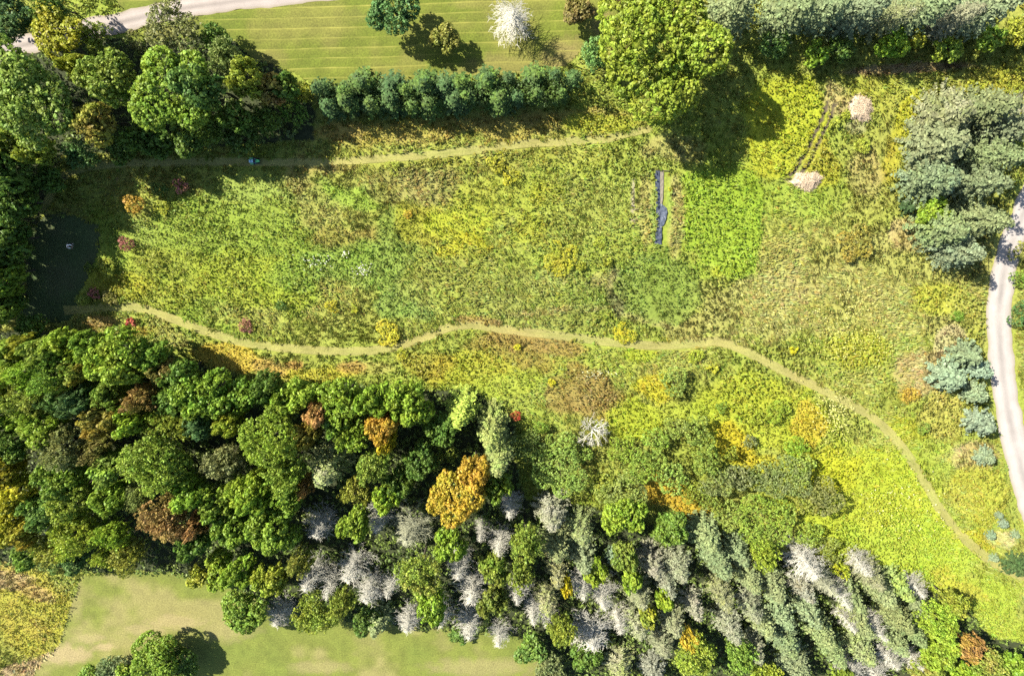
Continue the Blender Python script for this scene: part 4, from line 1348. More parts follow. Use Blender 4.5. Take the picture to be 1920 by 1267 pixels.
for r in [
    # meadow shrubs
    ('P', 256, 382, 44, 'orange bush at the shadow edge of the meadow', 'go', 'og', .3, 2.6),
    ('P', 305, 388, 34, 'yellowish green shrub right of the orange bush', 'yg', 'go', .4, 1.6),
    ('P', 340, 350, 34, 'red-leaved shrub in the shade above the meadow', 'pk', 'bg', .2, 1.7),
    ('P', 300, 352, 36, 'dark green shrub between the orange bush and the red-leaved shrub', 'dg', None, 0, 2.2),
    ('P', 240, 457, 34, 'reddish brown shrub at the left end of the bright meadow', 'rb', 'og', .3, 1.8),
    ('P', 292, 488, 34, 'yellow-olive shrub right of the reddish brown shrub', 'yg', 'ol', .4, 1.5),
    ('P', 200, 498, 44, 'yellow-green shrub on the clearing\'s right border', 'yg', 'ol', .4, 1.5),
    ('P', 176, 552, 30, 'pink-red shrub beside the start of the lower path', 'rb', 'pk', .5, 1.6),
    ('P', 208, 558, 36, 'brown-olive shrub just above the start of the lower path', 'ol', 'br', .5, 1.7),
    ('P', 158, 558, 34, 'green shrub at the clearing corner left of the pink-red shrub', 'mg', 'yg', .4, 1.6),
    ('P', 247, 603, 22, 'bright red little shrub just below the lower path', 'rd', 'rb', .4, 1.2),
    ('P', 462, 612, 34, 'rusty red low shrub on the upper side of the lower path', 'rb', 'og', .4, 1.1),
    ('P', 527, 573, 26, 'small solitary dark green bush in the meadow above the path', 'dg', None, 0, 1.6),
    ('P', 621, 573, 30, 'bright yellow goldenrod clump, tall oval, in the lower meadow', 'ye', 'yg', .5, 1.4),
    ('P', 666, 579, 20, 'small yellow clump right of the tall oval goldenrod clump', 'yg', 'ye', .4, 1.0),
    ('P', 728, 622, 58, 'large bright yellow goldenrod clump on the path bend', 'ye', 'yg', .5, 1.6),
    ('P', 752, 663, 30, 'yellow-green clump on the lower side of the path bend', 'yg', 'ye', .4, 1.3),
    ('P', 735, 313, 34, 'yellow-green clump just below the upper path', 'yg', None, 0, 1.2),
    ('P', 930, 308, 44, 'bright yellow clump near the middle of the upper meadow', 'ye', 'yg', .6, 1.5),
    ('P', 958, 330, 44, 'second part-yellow clump touching the upper meadow yellow clump', 'yg', 'ye', .6, 1.4),
    ('P', 878, 312, 36, 'green-yellow clump left of the upper meadow yellow clumps', 'yg', None, 0, 1.2),
    ('P', 764, 402, 18, 'tiny golden clump in the middle of the left meadow', 'go', 'ye', .4, 0.9),
    ('P', 1052, 484, 70, 'wide yellow goldenrod clump left of the dark plastic strip', 'ye', 'yg', .7, 1.3),
    ('P', 1046, 500, 34, 'golden clump on the lower side of the wide goldenrod clump', 'ye', 'go', .4, 1.1),
    ('P', 1090, 499, 20, 'small round yellow-green clump right of the wide goldenrod clump', 'yg', None, 0, 1.2),
    ('P', 1138, 490, 20, 'small round yellow-green clump nearest the plastic strip', 'yg', None, 0, 1.2),
    ('P', 1124, 452, 30, 'faint yellow-green clump above the two small round clumps', 'yg', None, 0, 1.0),
    ('P', 1171, 628, 50, 'wide bright yellow clump on the upper side of the lower path', 'ye', 'yg', .5, 1.3),
    ('P', 1303, 668, 36, 'yellow-green clump just below the lower path', 'yg', None, 0, 1.3),
    ('P', 1338, 690, 24, 'small yellow clump below and right of the path-side clump', 'yg', 'ye', .5, 1.0),
    ('P', 1604, 455, 76, 'large orange-olive bush alone in the right meadow', 'ol', 'go', .55, 2.4),
    ('P', 1615, 273, 36, 'round yellow-green clump below the upper straw heap', 'yg', None, 0, 1.2),
    ('P', 1586, 216, 18, 'small yellow-green clump left of the upper straw heap', 'yg', None, 0, 1.0),
    ('P', 1565, 232, 24, 'yellow-green clump beside the wheel tracks', 'yg', None, 0, 1.1),
    ('P', 1487, 657, 18, 'small yellow clump right of the path in the lower meadow', 'ye', None, 0, 0.9),
    ('P', 1705, 740, 40, 'orange-brown clump between path and spruce clump', 'go', 'og', .5, 1.1),
    ('P', 1730, 800, 30, 'dark green small bush above the lower right path', 'g', 'ol', .4, 1.3),
    ('P', 1793, 592, 28, 'dark green shrub on the road verge above the spruces', 'g', None, 0, 1.3),
    ('P', 1810, 600, 30, 'olive shrub close to the road above the spruce clump', 'ol', 'go', .3, 1.3),
    ('P', 1035, 716, 16, 'tiny bright gold flower clump in the brown weeds', 'ye', None, 0, 0.9),
    ('P', 970, 650, 14, 'tiny yellow flower clump right of the path bend', 'ye', None, 0, 0.9),
    ('P', 1257, 355, 10, 'tiny yellow flower clump beside the plastic strip', 'ye', None, 0, 0.6),
    ('P', 545, 252, 20, 'small pale star-shaped plant in the grove shadow', 'pg', None, 0, 0.8),
    ('P', 1895, 150, 60, 'orange and green bramble above the roadside cluster', 'yg', 'go', .5, 1.6),
    ('P', 1822, 165, 44, 'bright yellow-green shrub at the top of the roadside cluster', 'yg', None, 0, 2.0),
    ('P', 102, 1066, 24, 'small dark green bush on the lower lawn\'s upper left corner', 'dg', None, 0, 1.6),
]:
    tree(*r[:9], group=G9)

for r in [
    # lower left wood
    ('M', 28, 655, 70, 'green tree on the left edge at the top of the lower wood', 'mg', None, 0, 11),
    ('M', 52, 642, 46, 'yellow-green upright tree at the top left of the lower wood', 'yg', None, 0, 11),
    ('M', 18, 710, 80, 'bright yellow-green tree on the left edge of the lower wood', 'yg', 'bg', .4, 12),
    ('M', 92, 655, 70, 'olive green tree on the top border of the lower wood', 'mg', 'bg', .3, 12),
    ('M', 132, 642, 72, 'bright green tree along the top border beneath the clearing', 'bg', None, 0, 12),
    ('M', 178, 645, 60, 'green tree just below the start of the lower path', 'g', 'bg', .4, 11),
    ('A', 70, 700, 84, 'spray-leaved bright green tree in the top left of the lower wood', 'bg', None, 0, 13),
    ('A', 118, 690, 84, 'green tree with scattered bright leaf sprays left of the orange-topped tree', 'g', 'bg', .4, 13),
    ('M', 158, 690, 58, 'orange-topped small tree in the upper left of the lower wood', 'mg', 'go', .55, 12),
    ('M', 140, 722, 34, 'olive-brown little tree under the orange-topped tree', 'ol', None, 0, 11),
    ('M', 232, 668, 112, 'largest bright green crown on the upper border of the lower wood', 'bg', 'yg', .35, 14),
    ('M', 290, 662, 66, 'dark green tree at the upper right of the largest bright crown', 'g', None, 0, 11),
    ('M', 312, 692, 58, 'brown-green tree beside the golden weeds', 'ol', 'ru', .4, 11),
    ('M', 345, 700, 72, 'dark green tree on the wood border under the golden weeds', 'dg', 'g', .4, 11),
    ('A', 280, 738, 56, 'reddish brown thin tree inside the lower left wood', 'ru', 'ol', .5, 12),
    ('M', 330, 745, 74, 'deep green tree right of the reddish brown tree', 'dg', 'g', .4, 12),
    ('A', 68, 745, 92, 'olive airy tree in the left part of the lower wood', 'mg', 'ol', .4, 13),
    ('M', 20, 768, 78, 'green tree on the left edge below the yellow-green one', 'bg', 'g', .4, 12),
    ('M', 112, 742, 56, 'bluish green small tree in the left wood', 'tl', 'g', .4, 12),
    ('M', 162, 745, 62, 'teal dome beneath the olive-brown little tree', 'tl', None, 0, 13),
    ('M', 214, 730, 66, 'dark green tree with pale leaf tips below the largest bright crown', 'g', None, 0, 12),
    ('M', 208, 775, 78, 'golden-orange and green tree in the middle of the left wood', 'ol', 'go', .65, 13),
    ('M', 254, 785, 66, 'vivid light green tree right of the golden-orange tree', 'bg', 'lm', .4, 13),
    ('A', 305, 792, 60, 'green and tan mixed tree beside the vivid light green tree', 'g', 'og', .3, 12),
    ('A', 340, 788, 66, 'fine-leaved yellow-green tree left of the big cauliflower crown', 'yg', 'mg', .5, 12),
    ('M', 392, 742, 116, 'big cauliflower-like green crown near the golden weeds', 'g', 'bg', .5, 14),
    ('M', 380, 790, 60, 'blue-green crown under the big cauliflower-like crown', 'tl', None, 0, 13),
    ('M', 436, 782, 58, 'yellow-green crown above the black gap in the wood', 'yg', 'bg', .4, 13),
    ('M', 470, 735, 72, 'dark green tree on the border right of the big cauliflower crown', 'g', None, 0, 11),
    ('M', 84, 792, 86, 'mid green tree above the grey bare branches', 'bg', 'mg', .5, 13),
    ('M', 22, 828, 92, 'dark green crown on the left edge level with the bare branches', 'dg', 'g', .4, 12),
    ('A', 128, 832, 88, 'olive-grey tree right of the grey bare branches', 'sg', 'ol', .4, 14),
    ('A', 186, 838, 62, 'brownish olive tree in the middle of the left wood', 'ol', 'br', .4, 13),
    ('M', 128, 884, 92, 'green crown below the olive-grey tree', 'g', 'bg', .3, 13),
    ('M', 218, 868, 72, 'fresh green leafy tree left of the big fine crown', 'bg', 'pg', .4, 13),
    ('A', 300, 862, 136, 'big fine-leaved green crown in the heart of the left wood', 'mg', 'bg', .5, 15),
    ('A', 428, 858, 70, 'sparse grey-olive tree beside the black gap', 'sg', 'ol', .3, 11),
    ('M', 20, 870, 66, 'yellow-topped tree on the left edge', 'ol', 'ye', .6, 12),
    ('M', 34, 915, 96, 'golden yellow tree near the left edge of the wood', 'ye', 'yg', .5, 13),
    ('M', 18, 980, 90, 'yellow-green tree on the left edge above the weedy patch', 'yg', 'ye', .4, 12),
    ('M', 58, 985, 60, 'yellow and orange tree left of the white snag', 'yg', 'go', .5, 12),
    ('M', 92, 945, 76, 'dull dark green tree right of the golden yellow tree', 'g', 'tl', .4, 12),
    ('A', 142, 925, 92, 'olive green crown in the lower left wood', 'mg', 'g', .4, 13),
    ('M', 214, 925, 70, 'bright green crown below the fresh green leafy tree', 'bg', 'g', .4, 13),
    ('A', 268, 918, 56, 'grey-green small tree left of the orange-brown tree', 'sg', 'mg', .4, 12),
    ('A', 318, 965, 104, 'large orange-brown tree above the lower lawn', 'og', 'ol', .35, 14),
    ('A', 372, 975, 40, 'orange small crown right of the large orange-brown tree', 'og', None, 0, 12),
    ('M', 358, 915, 74, 'bright leafy green tree above the orange-brown tree', 'bg', 'g', .4, 13),
    ('M', 372, 1008, 66, 'dark green tree at the right foot of the orange-brown tree', 'dg', 'g', .3, 11),
    ('M', 412, 935, 72, 'mid green tree between the bright leafy tree and the lime tree', 'g', 'mg', .4, 12),
    ('M', 466, 915, 84, 'lime-green tree in the centre of the lower wood', 'lm', 'bg', .5, 13),
    ('A', 152, 988, 96, 'bright yellow-green crown on the border of the lower lawn', 'lm', 'yg', .4, 12),
    ('A', 108, 1020, 72, 'olive-yellow tree right of the white snag', 'yg', 'ol', .5, 10),
    ('A', 216, 992, 66, 'lime crown next to the bright yellow-green crown', 'lm', 'bg', .5, 12),
    ('A', 205, 1040, 54, 'narrow yellow-green tree standing on the lawn edge', 'lm', 'yg', .5, 9),
    ('A', 250, 1032, 66, 'olive-brown tree on the lawn edge left of the orange-brown tree', 'ol', 'yg', .4, 10),
    ('M', 60, 1035, 60, 'dark green low tree above the weedy patch', 'g', 'tl', .4, 8),
    ('M', 140, 1052, 56, 'dark blue-green low tree at the lawn\'s upper left corner', 'tl', 'dg', .4, 6),
    ('M', 440, 985, 84, 'green tree with clustered leaves below the lime-green tree', 'g', 'bg', .4, 12),
    ('M', 416, 1045, 60, 'yellow-green bush-like tree at the lawn edge', 'bg', 'yg', .4, 8),
    ('M', 370, 1078, 44, 'small yellow-green bush on the lawn edge', 'yg', None, 0, 4),
    ('M', 410, 1092, 40, 'small bright bush left of the dense dark tree', 'bg', 'yg', .4, 4),
    ('M', 455, 1065, 62, 'green tree just above the dense dark tree', 'bg', 'g', .4, 10),
    ('M', 460, 1140, 94, 'dense dark green tree bulging into the lower lawn', 'g', None, 0, 9),
    ('M', 512, 985, 108, 'big clustered green crown left of the white dead conifers', 'g', 'bg', .5, 14),
    ('M', 488, 925, 60, 'light green crown above the big clustered crown', 'bg', None, 0, 13),
    ('M', 548, 930, 62, 'mid green crown left of the rusty little tree', 'g', 'bg', .4, 12),
    ('M', 505, 720, 58, 'dark green tree at the wood border under the golden weeds', 'dg', 'g', .4, 10),
    ('M', 532, 752, 60, 'green tree left of the fine soft crown', 'g', 'bg', .4, 11),
    ('A', 512, 815, 132, 'large soft fine-leaved crown at the middle of the wood', 'bg', 'mg', .4, 15),
    ('A', 545, 878, 76, 'rounded olive-green crown below the large soft crown', 'mg', 'bg', .4, 13),
    ('M', 562, 735, 70, 'fresh green tree on the wood border', 'bg', None, 0, 11),
    ('M', 597, 768, 50, 'rust-red topped little tree', 'og', 'ru', .5, 12),
    ('M', 580, 805, 56, 'yellow and olive tree under the rust-red topped tree', 'ol', 'go', .55, 12),
    ('M', 645, 745, 104, 'bright green crown on the border left of the maple-like dome', 'bg', 'g', .4, 12),
    ('M', 630, 790, 46, 'dark green crown right of the rust-red topped tree', 'g', 'tl', .4, 11),
    ('A', 665, 808, 76, 'green crown above the silver-centred tree', 'g', 'bg', .4, 12),
    ('M', 705, 745, 70, 'green crown in front of the maple-like dome', 'bg', 'g', .4, 12),
    ('M', 765, 752, 104, 'rounded maple-like bright green dome at the wood border', 'bg', 'g', .3, 13),
    ('M', 718, 792, 62, 'golden yellow tree below the maple-like dome', 'go', 'og', .4, 13),
    ('M', 730, 822, 36, 'yellow lower lobe-like small tree under the golden yellow tree', 'ye', 'go', .5, 11),
    ('F', 618, 872, 96, 'silver-centred half-bare tree among green crowns', 'wg', 'li', .5, 11),
    ('A', 702, 868, 74, 'oval fine green tree right of the silver-centred tree', 'wg', 'bg', .4, 12),
    ('A', 576, 905, 30, 'tiny rusty tree in the central wood', 'og', 'ru', .4, 10),
    ('M', 790, 860, 80, 'dark shaded crown left of the big golden tree', 'dg', 'g', .3, 10),
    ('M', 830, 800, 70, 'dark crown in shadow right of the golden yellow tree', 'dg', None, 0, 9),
    ('M', 745, 905, 66, 'dark green crown in the central gap of the wood', 'dg', 'g', .3, 9),
    ('A', 672, 915, 62, 'olive-yellow crown below the silver-centred tree', 'ol', 'yg', .5, 11),
    ('M', 728, 925, 60, 'bright lime crown left of the big golden tree', 'lm', None, 0, 11),
    ('M', 670, 978, 64, 'green crown between two white dead conifers', 'bg', 'mg', .4, 12),
    ('M', 850, 930, 122, 'big golden tree glowing in the middle of the lower wood', 'go', 'yg', .45, 14),
    ('M', 888, 880, 66, 'second golden crown joined to the top of the big golden tree', 'go', 'og', .3, 14),
    ('M', 935, 905, 62, 'dark green crown right of the big golden tree', 'g', 'dg', .4, 11),
    ('M', 842, 1012, 70, 'green crown under the big golden tree', 'bg', 'g', .4, 11),
    ('A', 568, 1042, 54, 'olive tree above the fan of white dead conifers', 'ol', 'mg', .4, 11),
    ('M', 512, 1080, 70, 'yellow-green crown right of the dense dark tree', 'yg', 'bg', .4, 11),
    ('A', 790, 1068, 98, 'olive and tan crown between dead conifer groups', 'mg', 'og', .35, 12),
    ('M', 812, 1125, 66, 'green crown below the olive and tan crown', 'bg', 'mg', .4, 10),
    ('A', 592, 1150, 88, 'yellow-green tree at the lawn edge between white snags', 'mg', 'yg', .5, 9),
    ('A', 645, 1120, 52, 'small olive-green tree beside the fan of dead conifers', 'mg', 'ol', .4, 10),
    ('S', 712, 1160, 58, 'grey-green small conifer at the lower lawn edge', 'sg', None, 0, 8),
    ('M', 928, 1055, 62, 'dark olive crown right of the tallest white conifers', 'g', 'ol', .4, 11),
    ('M', 925, 1120, 66, 'dark olive-brown crown above the lowest white snag', 'ol', 'dg', .5, 10),
    ('M', 860, 1190, 40, 'low dark bush in the shade of the lower lawn edge', 'dg', None, 0, 3),
    ('M', 690, 1160, 60, 'dark green low tree in shadow at the lawn edge', 'dg', None, 0, 6),
    ('M', 294, 1228, 112, 'dark green tree at the bottom edge with a black shadow', 'g', 'bg', .5, 8),
    ('M', 338, 1236, 84, 'added dark crown standing in for shadow beside the dark green bottom edge tree', 'dg', 'g', .3, 5.5),  # crown added to fill the gap between the bottom tree and its shadow
    ('A', 210, 1250, 66, 'blue-grey bush at the bottom edge left of the dark green tree', 'sg', 'tl', .4, 4.5),
    ('M', 165, 1268, 56, 'green bush cut by the bottom edge near the bare soil', 'g', None, 0, 3.5),
    ('M', 245, 1262, 62, 'yellow-green bush at the bottom edge touching the dark green tree', 'bg', 'yg', .4, 5),
    ('A', 985, 1005, 68, 'tall olive-green tree left of the grey-green twin conifers', 'mg', 'yg', .3, 12),
    ('A', 975, 1070, 60, 'olive tree below the tall olive-green tree', 'mg', 'ol', .4, 11),
    ('M', 1000, 1215, 70, 'dark green bush right of the lowest white snag', 'g', 'tl', .4, 6),
    ('A', 1030, 1255, 70, 'pale grey-green tree at the bottom edge by the lawn corner', 'sg', 'pg', .4, 7),
    ('M', 1095, 1225, 66, 'dark shaded bush under the grey dead conifers', 'dg', 'g', .3, 6),
    ('M', 1180, 965, 76, 'bright green leafy tree at the top of the plantation', 'bg', 'lm', .4, 9),
    ('M', 1148, 970, 60, 'yellow-green leafy tree left of the bright leafy tree', 'lm', 'bg', .4, 9),
    ('M', 1255, 985, 72, 'dark green tree between golden weeds and plantation', 'g', 'dg', .4, 8),
    ('M', 1168, 1035, 58, 'dark shaded broadleaf inside the plantation', 'mg', 'dg', .4, 10),
    ('M', 1115, 1070, 44, 'bright green broadleaf poking between plantation conifers', 'lm', None, 0, 10),
    ('M', 1180, 1082, 40, 'light green broadleaf left of the lichen conifers', 'bg', None, 0, 9),
    ('M', 1245, 1118, 40, 'yellow-green broadleaf in the middle of the plantation', 'lm', 'bg', .4, 9),
    ('A', 1052, 1168, 58, 'yellowish olive conical tree left of the grey dead conifer', 'mg', 'yg', .5, 10),
    ('M', 1062, 1092, 24, 'small yellow tree among grey conifers', 'ye', None, 0, 9),
    ('M', 1212, 1150, 40, 'yellow and green small tree between lichen conifers', 'mg', 'ye', .4, 9),
    ('A', 1300, 1222, 80, 'green round tree at the bottom of the plantation', 'mg', 'bg', .3, 10),
    ('A', 1384, 1218, 60, 'dark green tree at the bottom edge beside a deep shadow', 'g', 'wg', .4, 9),
    ('M', 1292, 1195, 34, 'small orange-yellow tree above the bottom green round tree', 'go', 'ye', .4, 9),
    ('A', 1430, 1262, 70, 'lime-green tree cut by the bottom edge', 'lm', 'yg', .4, 8),
    ('A', 1752, 1155, 76, 'bright green tree at the right end of the plantation', 'bg', 'yg', .3, 10),
    ('A', 1778, 1125, 56, 'olive-yellow tree topping the right end of the plantation', 'yg', 'ol', .4, 8),
    ('A', 1812, 1205, 54, 'orange tall tree near the bottom right corner', 'og', 'go', .4, 11),
    ('M', 1762, 1215, 76, 'green crown left of the orange tall tree', 'bg', 'mg', .4, 10),
    ('M', 1740, 1255, 70, 'mixed orange and green crown at the bottom edge', 'mg', 'og', .4, 9),
    ('A', 1850, 1240, 62, 'orange-flecked green tree right of the orange tall tree', 'mg', 'og', .45, 9),
    ('M', 1890, 1245, 70, 'green tree in the bottom right corner', 'bg', 'g', .4, 8),
    ('M', 1800, 1262, 60, 'bright green crown at the bottom edge under the orange tall tree', 'bg', None, 0, 8),
    ('M', 1580, 1262, 44, 'dark green broadleaf between white snags at the bottom edge', 'g', 'yg', .3, 8),
    ('P', 1572, 1068, 40, 'vivid yellow-green bush between white dead conifers', 'lm', 'ye', .4, 5),
]:
    tree(*r[:9], group=G2)

for r in [
    # willow-like bushes and open edge
    ('W', 1262, 716, 64, 'round olive-green bush alone near the lower path with a dark shadow', 'wg', None, 0, 3.6),
    ('W', 988, 832, 78, 'bluish green round bush right of the fine light conifers', 'wg', 'hc', .5, 5),
    ('W', 1050, 880, 128, 'broad smooth green bush below the spidery dead tree', 'wg', 'bg', .3, 6),
    ('W', 1055, 830, 66, 'green bush left of the spidery dead tree', 'wg', None, 0, 4.5),
    ('W', 1088, 850, 50, 'small green bush directly under the spidery dead tree', 'wg', 'bg', .4, 3.5),
    ('W', 1165, 928, 100, 'broad grey-green bush above the bright leafy tree', 'wg', 'sg', .4, 6),
    ('W', 1130, 905, 56, 'yellowish bush with an orange edge between two broad bushes', 'yg', 'wg', .5, 4),
    ('W', 1205, 872, 90, 'light green bush group member left of the ridge of tall bushes', 'wg', 'bg', .4, 5.5),
    ('W', 1165, 840, 60, 'light green bush below the yellow-green weeds', 'bg', 'wg', .4, 3.6),
    ('W', 1228, 820, 60, 'pale green bush left of the tall bush ridge', 'bg', 'wg', .5, 4),
    ('W', 1268, 800, 50, 'dark-sided bush at the top of the tall bush ridge', 'wg', 'sg', .4, 5),
    ('W', 1308, 812, 68, 'tall sunlit olive bush on the ridge with a long dark shadow', 'wg', 'mg', .4, 7),
    ('W', 1260, 890, 70, 'green bush on the left foot of the tall bush ridge', 'wg', None, 0, 5),
    ('W', 1322, 862, 60, 'olive bush below the tall sunlit olive bush', 'mg', 'wg', .4, 6.5),
    ('W', 1368, 848, 34, 'narrow bright bush standing in the ridge\'s shadow', 'yg', 'mg', .5, 4.5),
    ('W', 1345, 905, 76, 'grey-olive bush at the lower end of the ridge', 'sg', 'wg', .5, 6),
    ('W', 1378, 890, 60, 'greyish thin bush right of the grey-olive bush', 'sg', None, 0, 5),
    ('W', 1300, 920, 50, 'yellow-tipped bush above the golden weeds', 'mg', 'yg', .5, 5),
    ('W', 1330, 940, 44, 'tan-flecked bush below the grey-olive bush', 'mg', 'go', .3, 5),
    ('W', 1432, 968, 132, 'wide smooth bright green bush in the right part of the wood edge', 'bg', 'wg', .5, 6),
    ('W', 1370, 965, 64, 'green bush left of the wide smooth bush', 'wg', None, 0, 4.5),
    ('A', 1428, 1032, 56, 'tall yellow-olive tree below the wide smooth bush', 'bg', 'yg', .4, 9),
    ('W', 1472, 895, 104, 'broad grey twiggy bush right of the ridge', 'sg', 'wg', .5, 6),
    ('W', 1425, 890, 60, 'grey-green bush left of the broad grey twiggy bush', 'sg', 'wg', .4, 4.5),
    ('W', 1500, 878, 60, 'green-topped bush above the broad grey twiggy bush', 'wg', 'bg', .4, 5),
    ('W', 1492, 838, 50, 'small bright green bush near the orange weeds', 'bg', None, 0, 2.6),
    ('W', 1455, 770, 54, 'light green low bush in the yellow weeds', 'bg', 'yg', .4, 2.4),
    ('W', 1418, 785, 40, 'yellow-green low bush left of the light green low bush', 'yg', 'bg', .4, 2.2),
    ('W', 1408, 825, 34, 'grey-green small bush in the golden weeds', 'sg', None, 0, 2.4),
    ('W', 1352, 765, 26, 'small green bush above the ridge shadow', 'g', 'wg', .4, 1.8),
    ('W', 1540, 928, 76, 'dark olive twiggy bush at the right tip of the wood edge', 'ol', 'sg', .5, 5.5),
    ('W', 1508, 935, 60, 'olive bush left of the dark olive twiggy bush', 'ol', 'wg', .4, 5),
    ('W', 1515, 1000, 56, 'green bush on the slope above the pale dead conifer', 'wg', 'bg', .4, 4.5),
    ('W', 1552, 1020, 44, 'brown-olive bush beside the yellow-green field', 'ol', 'wg', .5, 3.5),
    ('W', 1562, 1048, 36, 'olive small bush touching the top of the plantation', 'ol', 'wg', .4, 3),
    ('W', 1600, 1045, 40, 'low olive bush at the field edge above white branches', 'ol', 'yg', .4, 2.4),
    ('S', 868, 768, 74, 'soft light green conifer-like tree at the wood border', 'wg', None, 0, 11),
    ('S', 922, 800, 76, 'fine light grey-green conifer right of the soft light green one', 'sg', 'wg', .4, 13),
    ('S', 935, 850, 74, 'lower light grey-green conifer above the big golden tree', 'sg', 'wg', .4, 13),
    ('W', 835, 845, 50, 'olive bush in the shadow of the wood border', 'mg', 'ol', .4, 5),
    ('W', 1012, 800, 34, 'dark green low bush by a red twig at the wood border', 'g', None, 0, 2.5),
    ('P', 968, 778, 24, 'little rusty red shrub at the wood border', 'rd', 'ru', .5, 1.5),
]:
    tree(*r[:9], group=G3)

for r in [
    # plantation conifers, lower right
    ('F', 1036, 960, 74, 'pale twiggy conifer at the upper left of the plantation', 'li', 'sg', .4, 13),
    ('S', 1045, 1018, 76, 'blue-grey tipped conifer below the pale twiggy conifer', 'gg', 'sg', .4, 13),
    ('F', 1088, 985, 62, 'grey-green twin conifer right of the pale twiggy conifer', 'sg', None, 0, 13),
    ('S', 1092, 1040, 56, 'lower grey-green conifer left of the bright leafy tree', 'gg', None, 0, 12),
    ('F', 1045, 1070, 48, 'olive lichen conifer above the small yellow tree', 'li', 'ol', .5, 11),
    ('F', 1025, 1120, 56, 'lichen-grey conifer left of the small yellow tree', 'li', 'mg', .4, 11),
    ('F', 1220, 1048, 60, 'lichen conifer under the dark green tree', 'li', 'sg', .4, 12),
    ('F', 1270, 1055, 64, 'lichen conifer right beside its lookalike under the dark green tree', 'li', 'gg', .5, 12),
    ('F', 1248, 1090, 50, 'small lichen conifer above the yellow-green broadleaf', 'li', 'gg', .4, 11),
    ('S', 1320, 1000, 70, 'tall grey-green conifer just below the golden weeds', 'gg', None, 0, 13),
    ('S', 1345, 1050, 62, 'grey-green conifer second in the row below the golden weeds', 'gg', None, 0, 13),
    ('F', 1352, 1110, 58, 'pale-tipped conifer third in the row below the golden weeds', 'sg', 'li', .4, 13),
    ('F', 1368, 1170, 60, 'tan-grey conifer lowest in the row below the golden weeds', 'li', 'gg', .4, 12),
    ('S', 1382, 1028, 48, 'slim grey-green conifer left of the tall yellow-olive tree', 'gg', None, 0, 12),
    ('S', 1402, 1078, 60, 'grey-green conifer below the tall yellow-olive tree', 'gg', 'sg', .5, 12),
    ('S', 1448, 1092, 62, 'feathery grey-green conifer right of the tall yellow-olive tree\'s foot', 'gg', None, 0, 12),
    ('F', 1405, 1130, 56, 'white-flecked conifer in the middle of the plantation', 'li', 'gg', .5, 12),
    ('S', 1428, 1160, 60, 'blue-grey conifer in the middle of the plantation', 'gg', 'bs', .3, 12),
    ('S', 1462, 1142, 54, 'grey-green conifer left of the long diagonal shadow', 'gg', None, 0, 12),
    ('F', 1412, 1210, 58, 'tan-tipped conifer beside the deep shadow at the bottom', 'li', 'gg', .5, 11),
    ('S', 1470, 1195, 66, 'blue-grey conifer low in the plantation', 'gg', 'bs', .4, 12),
    ('S', 1490, 1240, 66, 'bluish conifer at the bottom edge of the plantation', 'gg', 'bs', .4, 11),
    ('F', 1500, 1095, 54, 'brown-flecked conifer below the pale dead conifer', 'li', 'br', .3, 12),
    ('S', 1512, 1140, 54, 'slim grey-green conifer in the diagonal second row', 'gg', None, 0, 12),
    ('S', 1538, 1180, 56, 'grey-green conifer in the diagonal row left of the dark hole', 'gg', 'sg', .4, 12),
    ('S', 1560, 1215, 54, 'grey-green conifer low in the diagonal row', 'gg', None, 0, 11),
    ('S', 1592, 1112, 50, 'grey-green conifer right of the shadowed dead conifer', 'gg', None, 0, 12),
    ('S', 1606, 1160, 58, 'grey-green conifer left of the narrow white snag', 'sg', 'gg', .5, 12),
    ('S', 1612, 1212, 60, 'green-grey conifer above the bottom white snags', 'gg', 'wg', .3, 11),
    ('F', 1628, 1072, 60, 'white-twigged conifer bordering the yellow-green field', 'li', 'sg', .4, 12),
    ('S', 1652, 1105, 58, 'grey-green conifer at the field border', 'gg', 'sg', .4, 12),
    ('S', 1680, 1095, 52, 'green-grey conifer touching the yellow-green field', 'wg', 'gg', .5, 11),
    ('S', 1678, 1150, 58, 'olive-grey conifer right of the narrow white snag', 'sg', None, 0, 12),
    ('S', 1704, 1172, 56, 'grey-green conifer left of the bright green end tree', 'gg', None, 0, 12),
    ('S', 1672, 1195, 56, 'grey conifer above the twin bottom right snags', 'gg', 'sg', .4, 11),
    ('S', 1722, 1135, 46, 'grey-green conifer below the small white dead top', 'gg', None, 0, 10),
    ('F', 1195, 1105, 64, 'tall lichen conifer in the left half of the plantation', 'li', 'sg', .5, 12),
    ('F', 1192, 1165, 66, 'lower lichen conifer under the tall lichen conifer', 'li', 'mg', .4, 11),
    ('F', 1262, 1160, 56, 'lichen conifer right of the yellow and green small tree', 'li', 'sg', .4, 11),
    ('F', 1296, 1128, 52, 'lichen conifer with pale twigs left of the row of tall conifers', 'li', 'gg', .4, 12),
    ('F', 1240, 1200, 60, 'greyish lichen conifer beside the bluish gap', 'li', 'gg', .4, 10),
    ('F', 1160, 1240, 70, 'olive lichen conifer at the bottom edge', 'li', 'mg', .5, 9),
    ('F', 1225, 1252, 56, 'whitish lichen conifer at the bottom edge by the bluish gap', 'li', None, 0, 9),
    ('S', 1148, 1045, 30, 'single teal-blue young spruce in a dark plantation gap', 'bs', 'tl', .4, 6),
]:
    tree(*r[:9], group=G4)

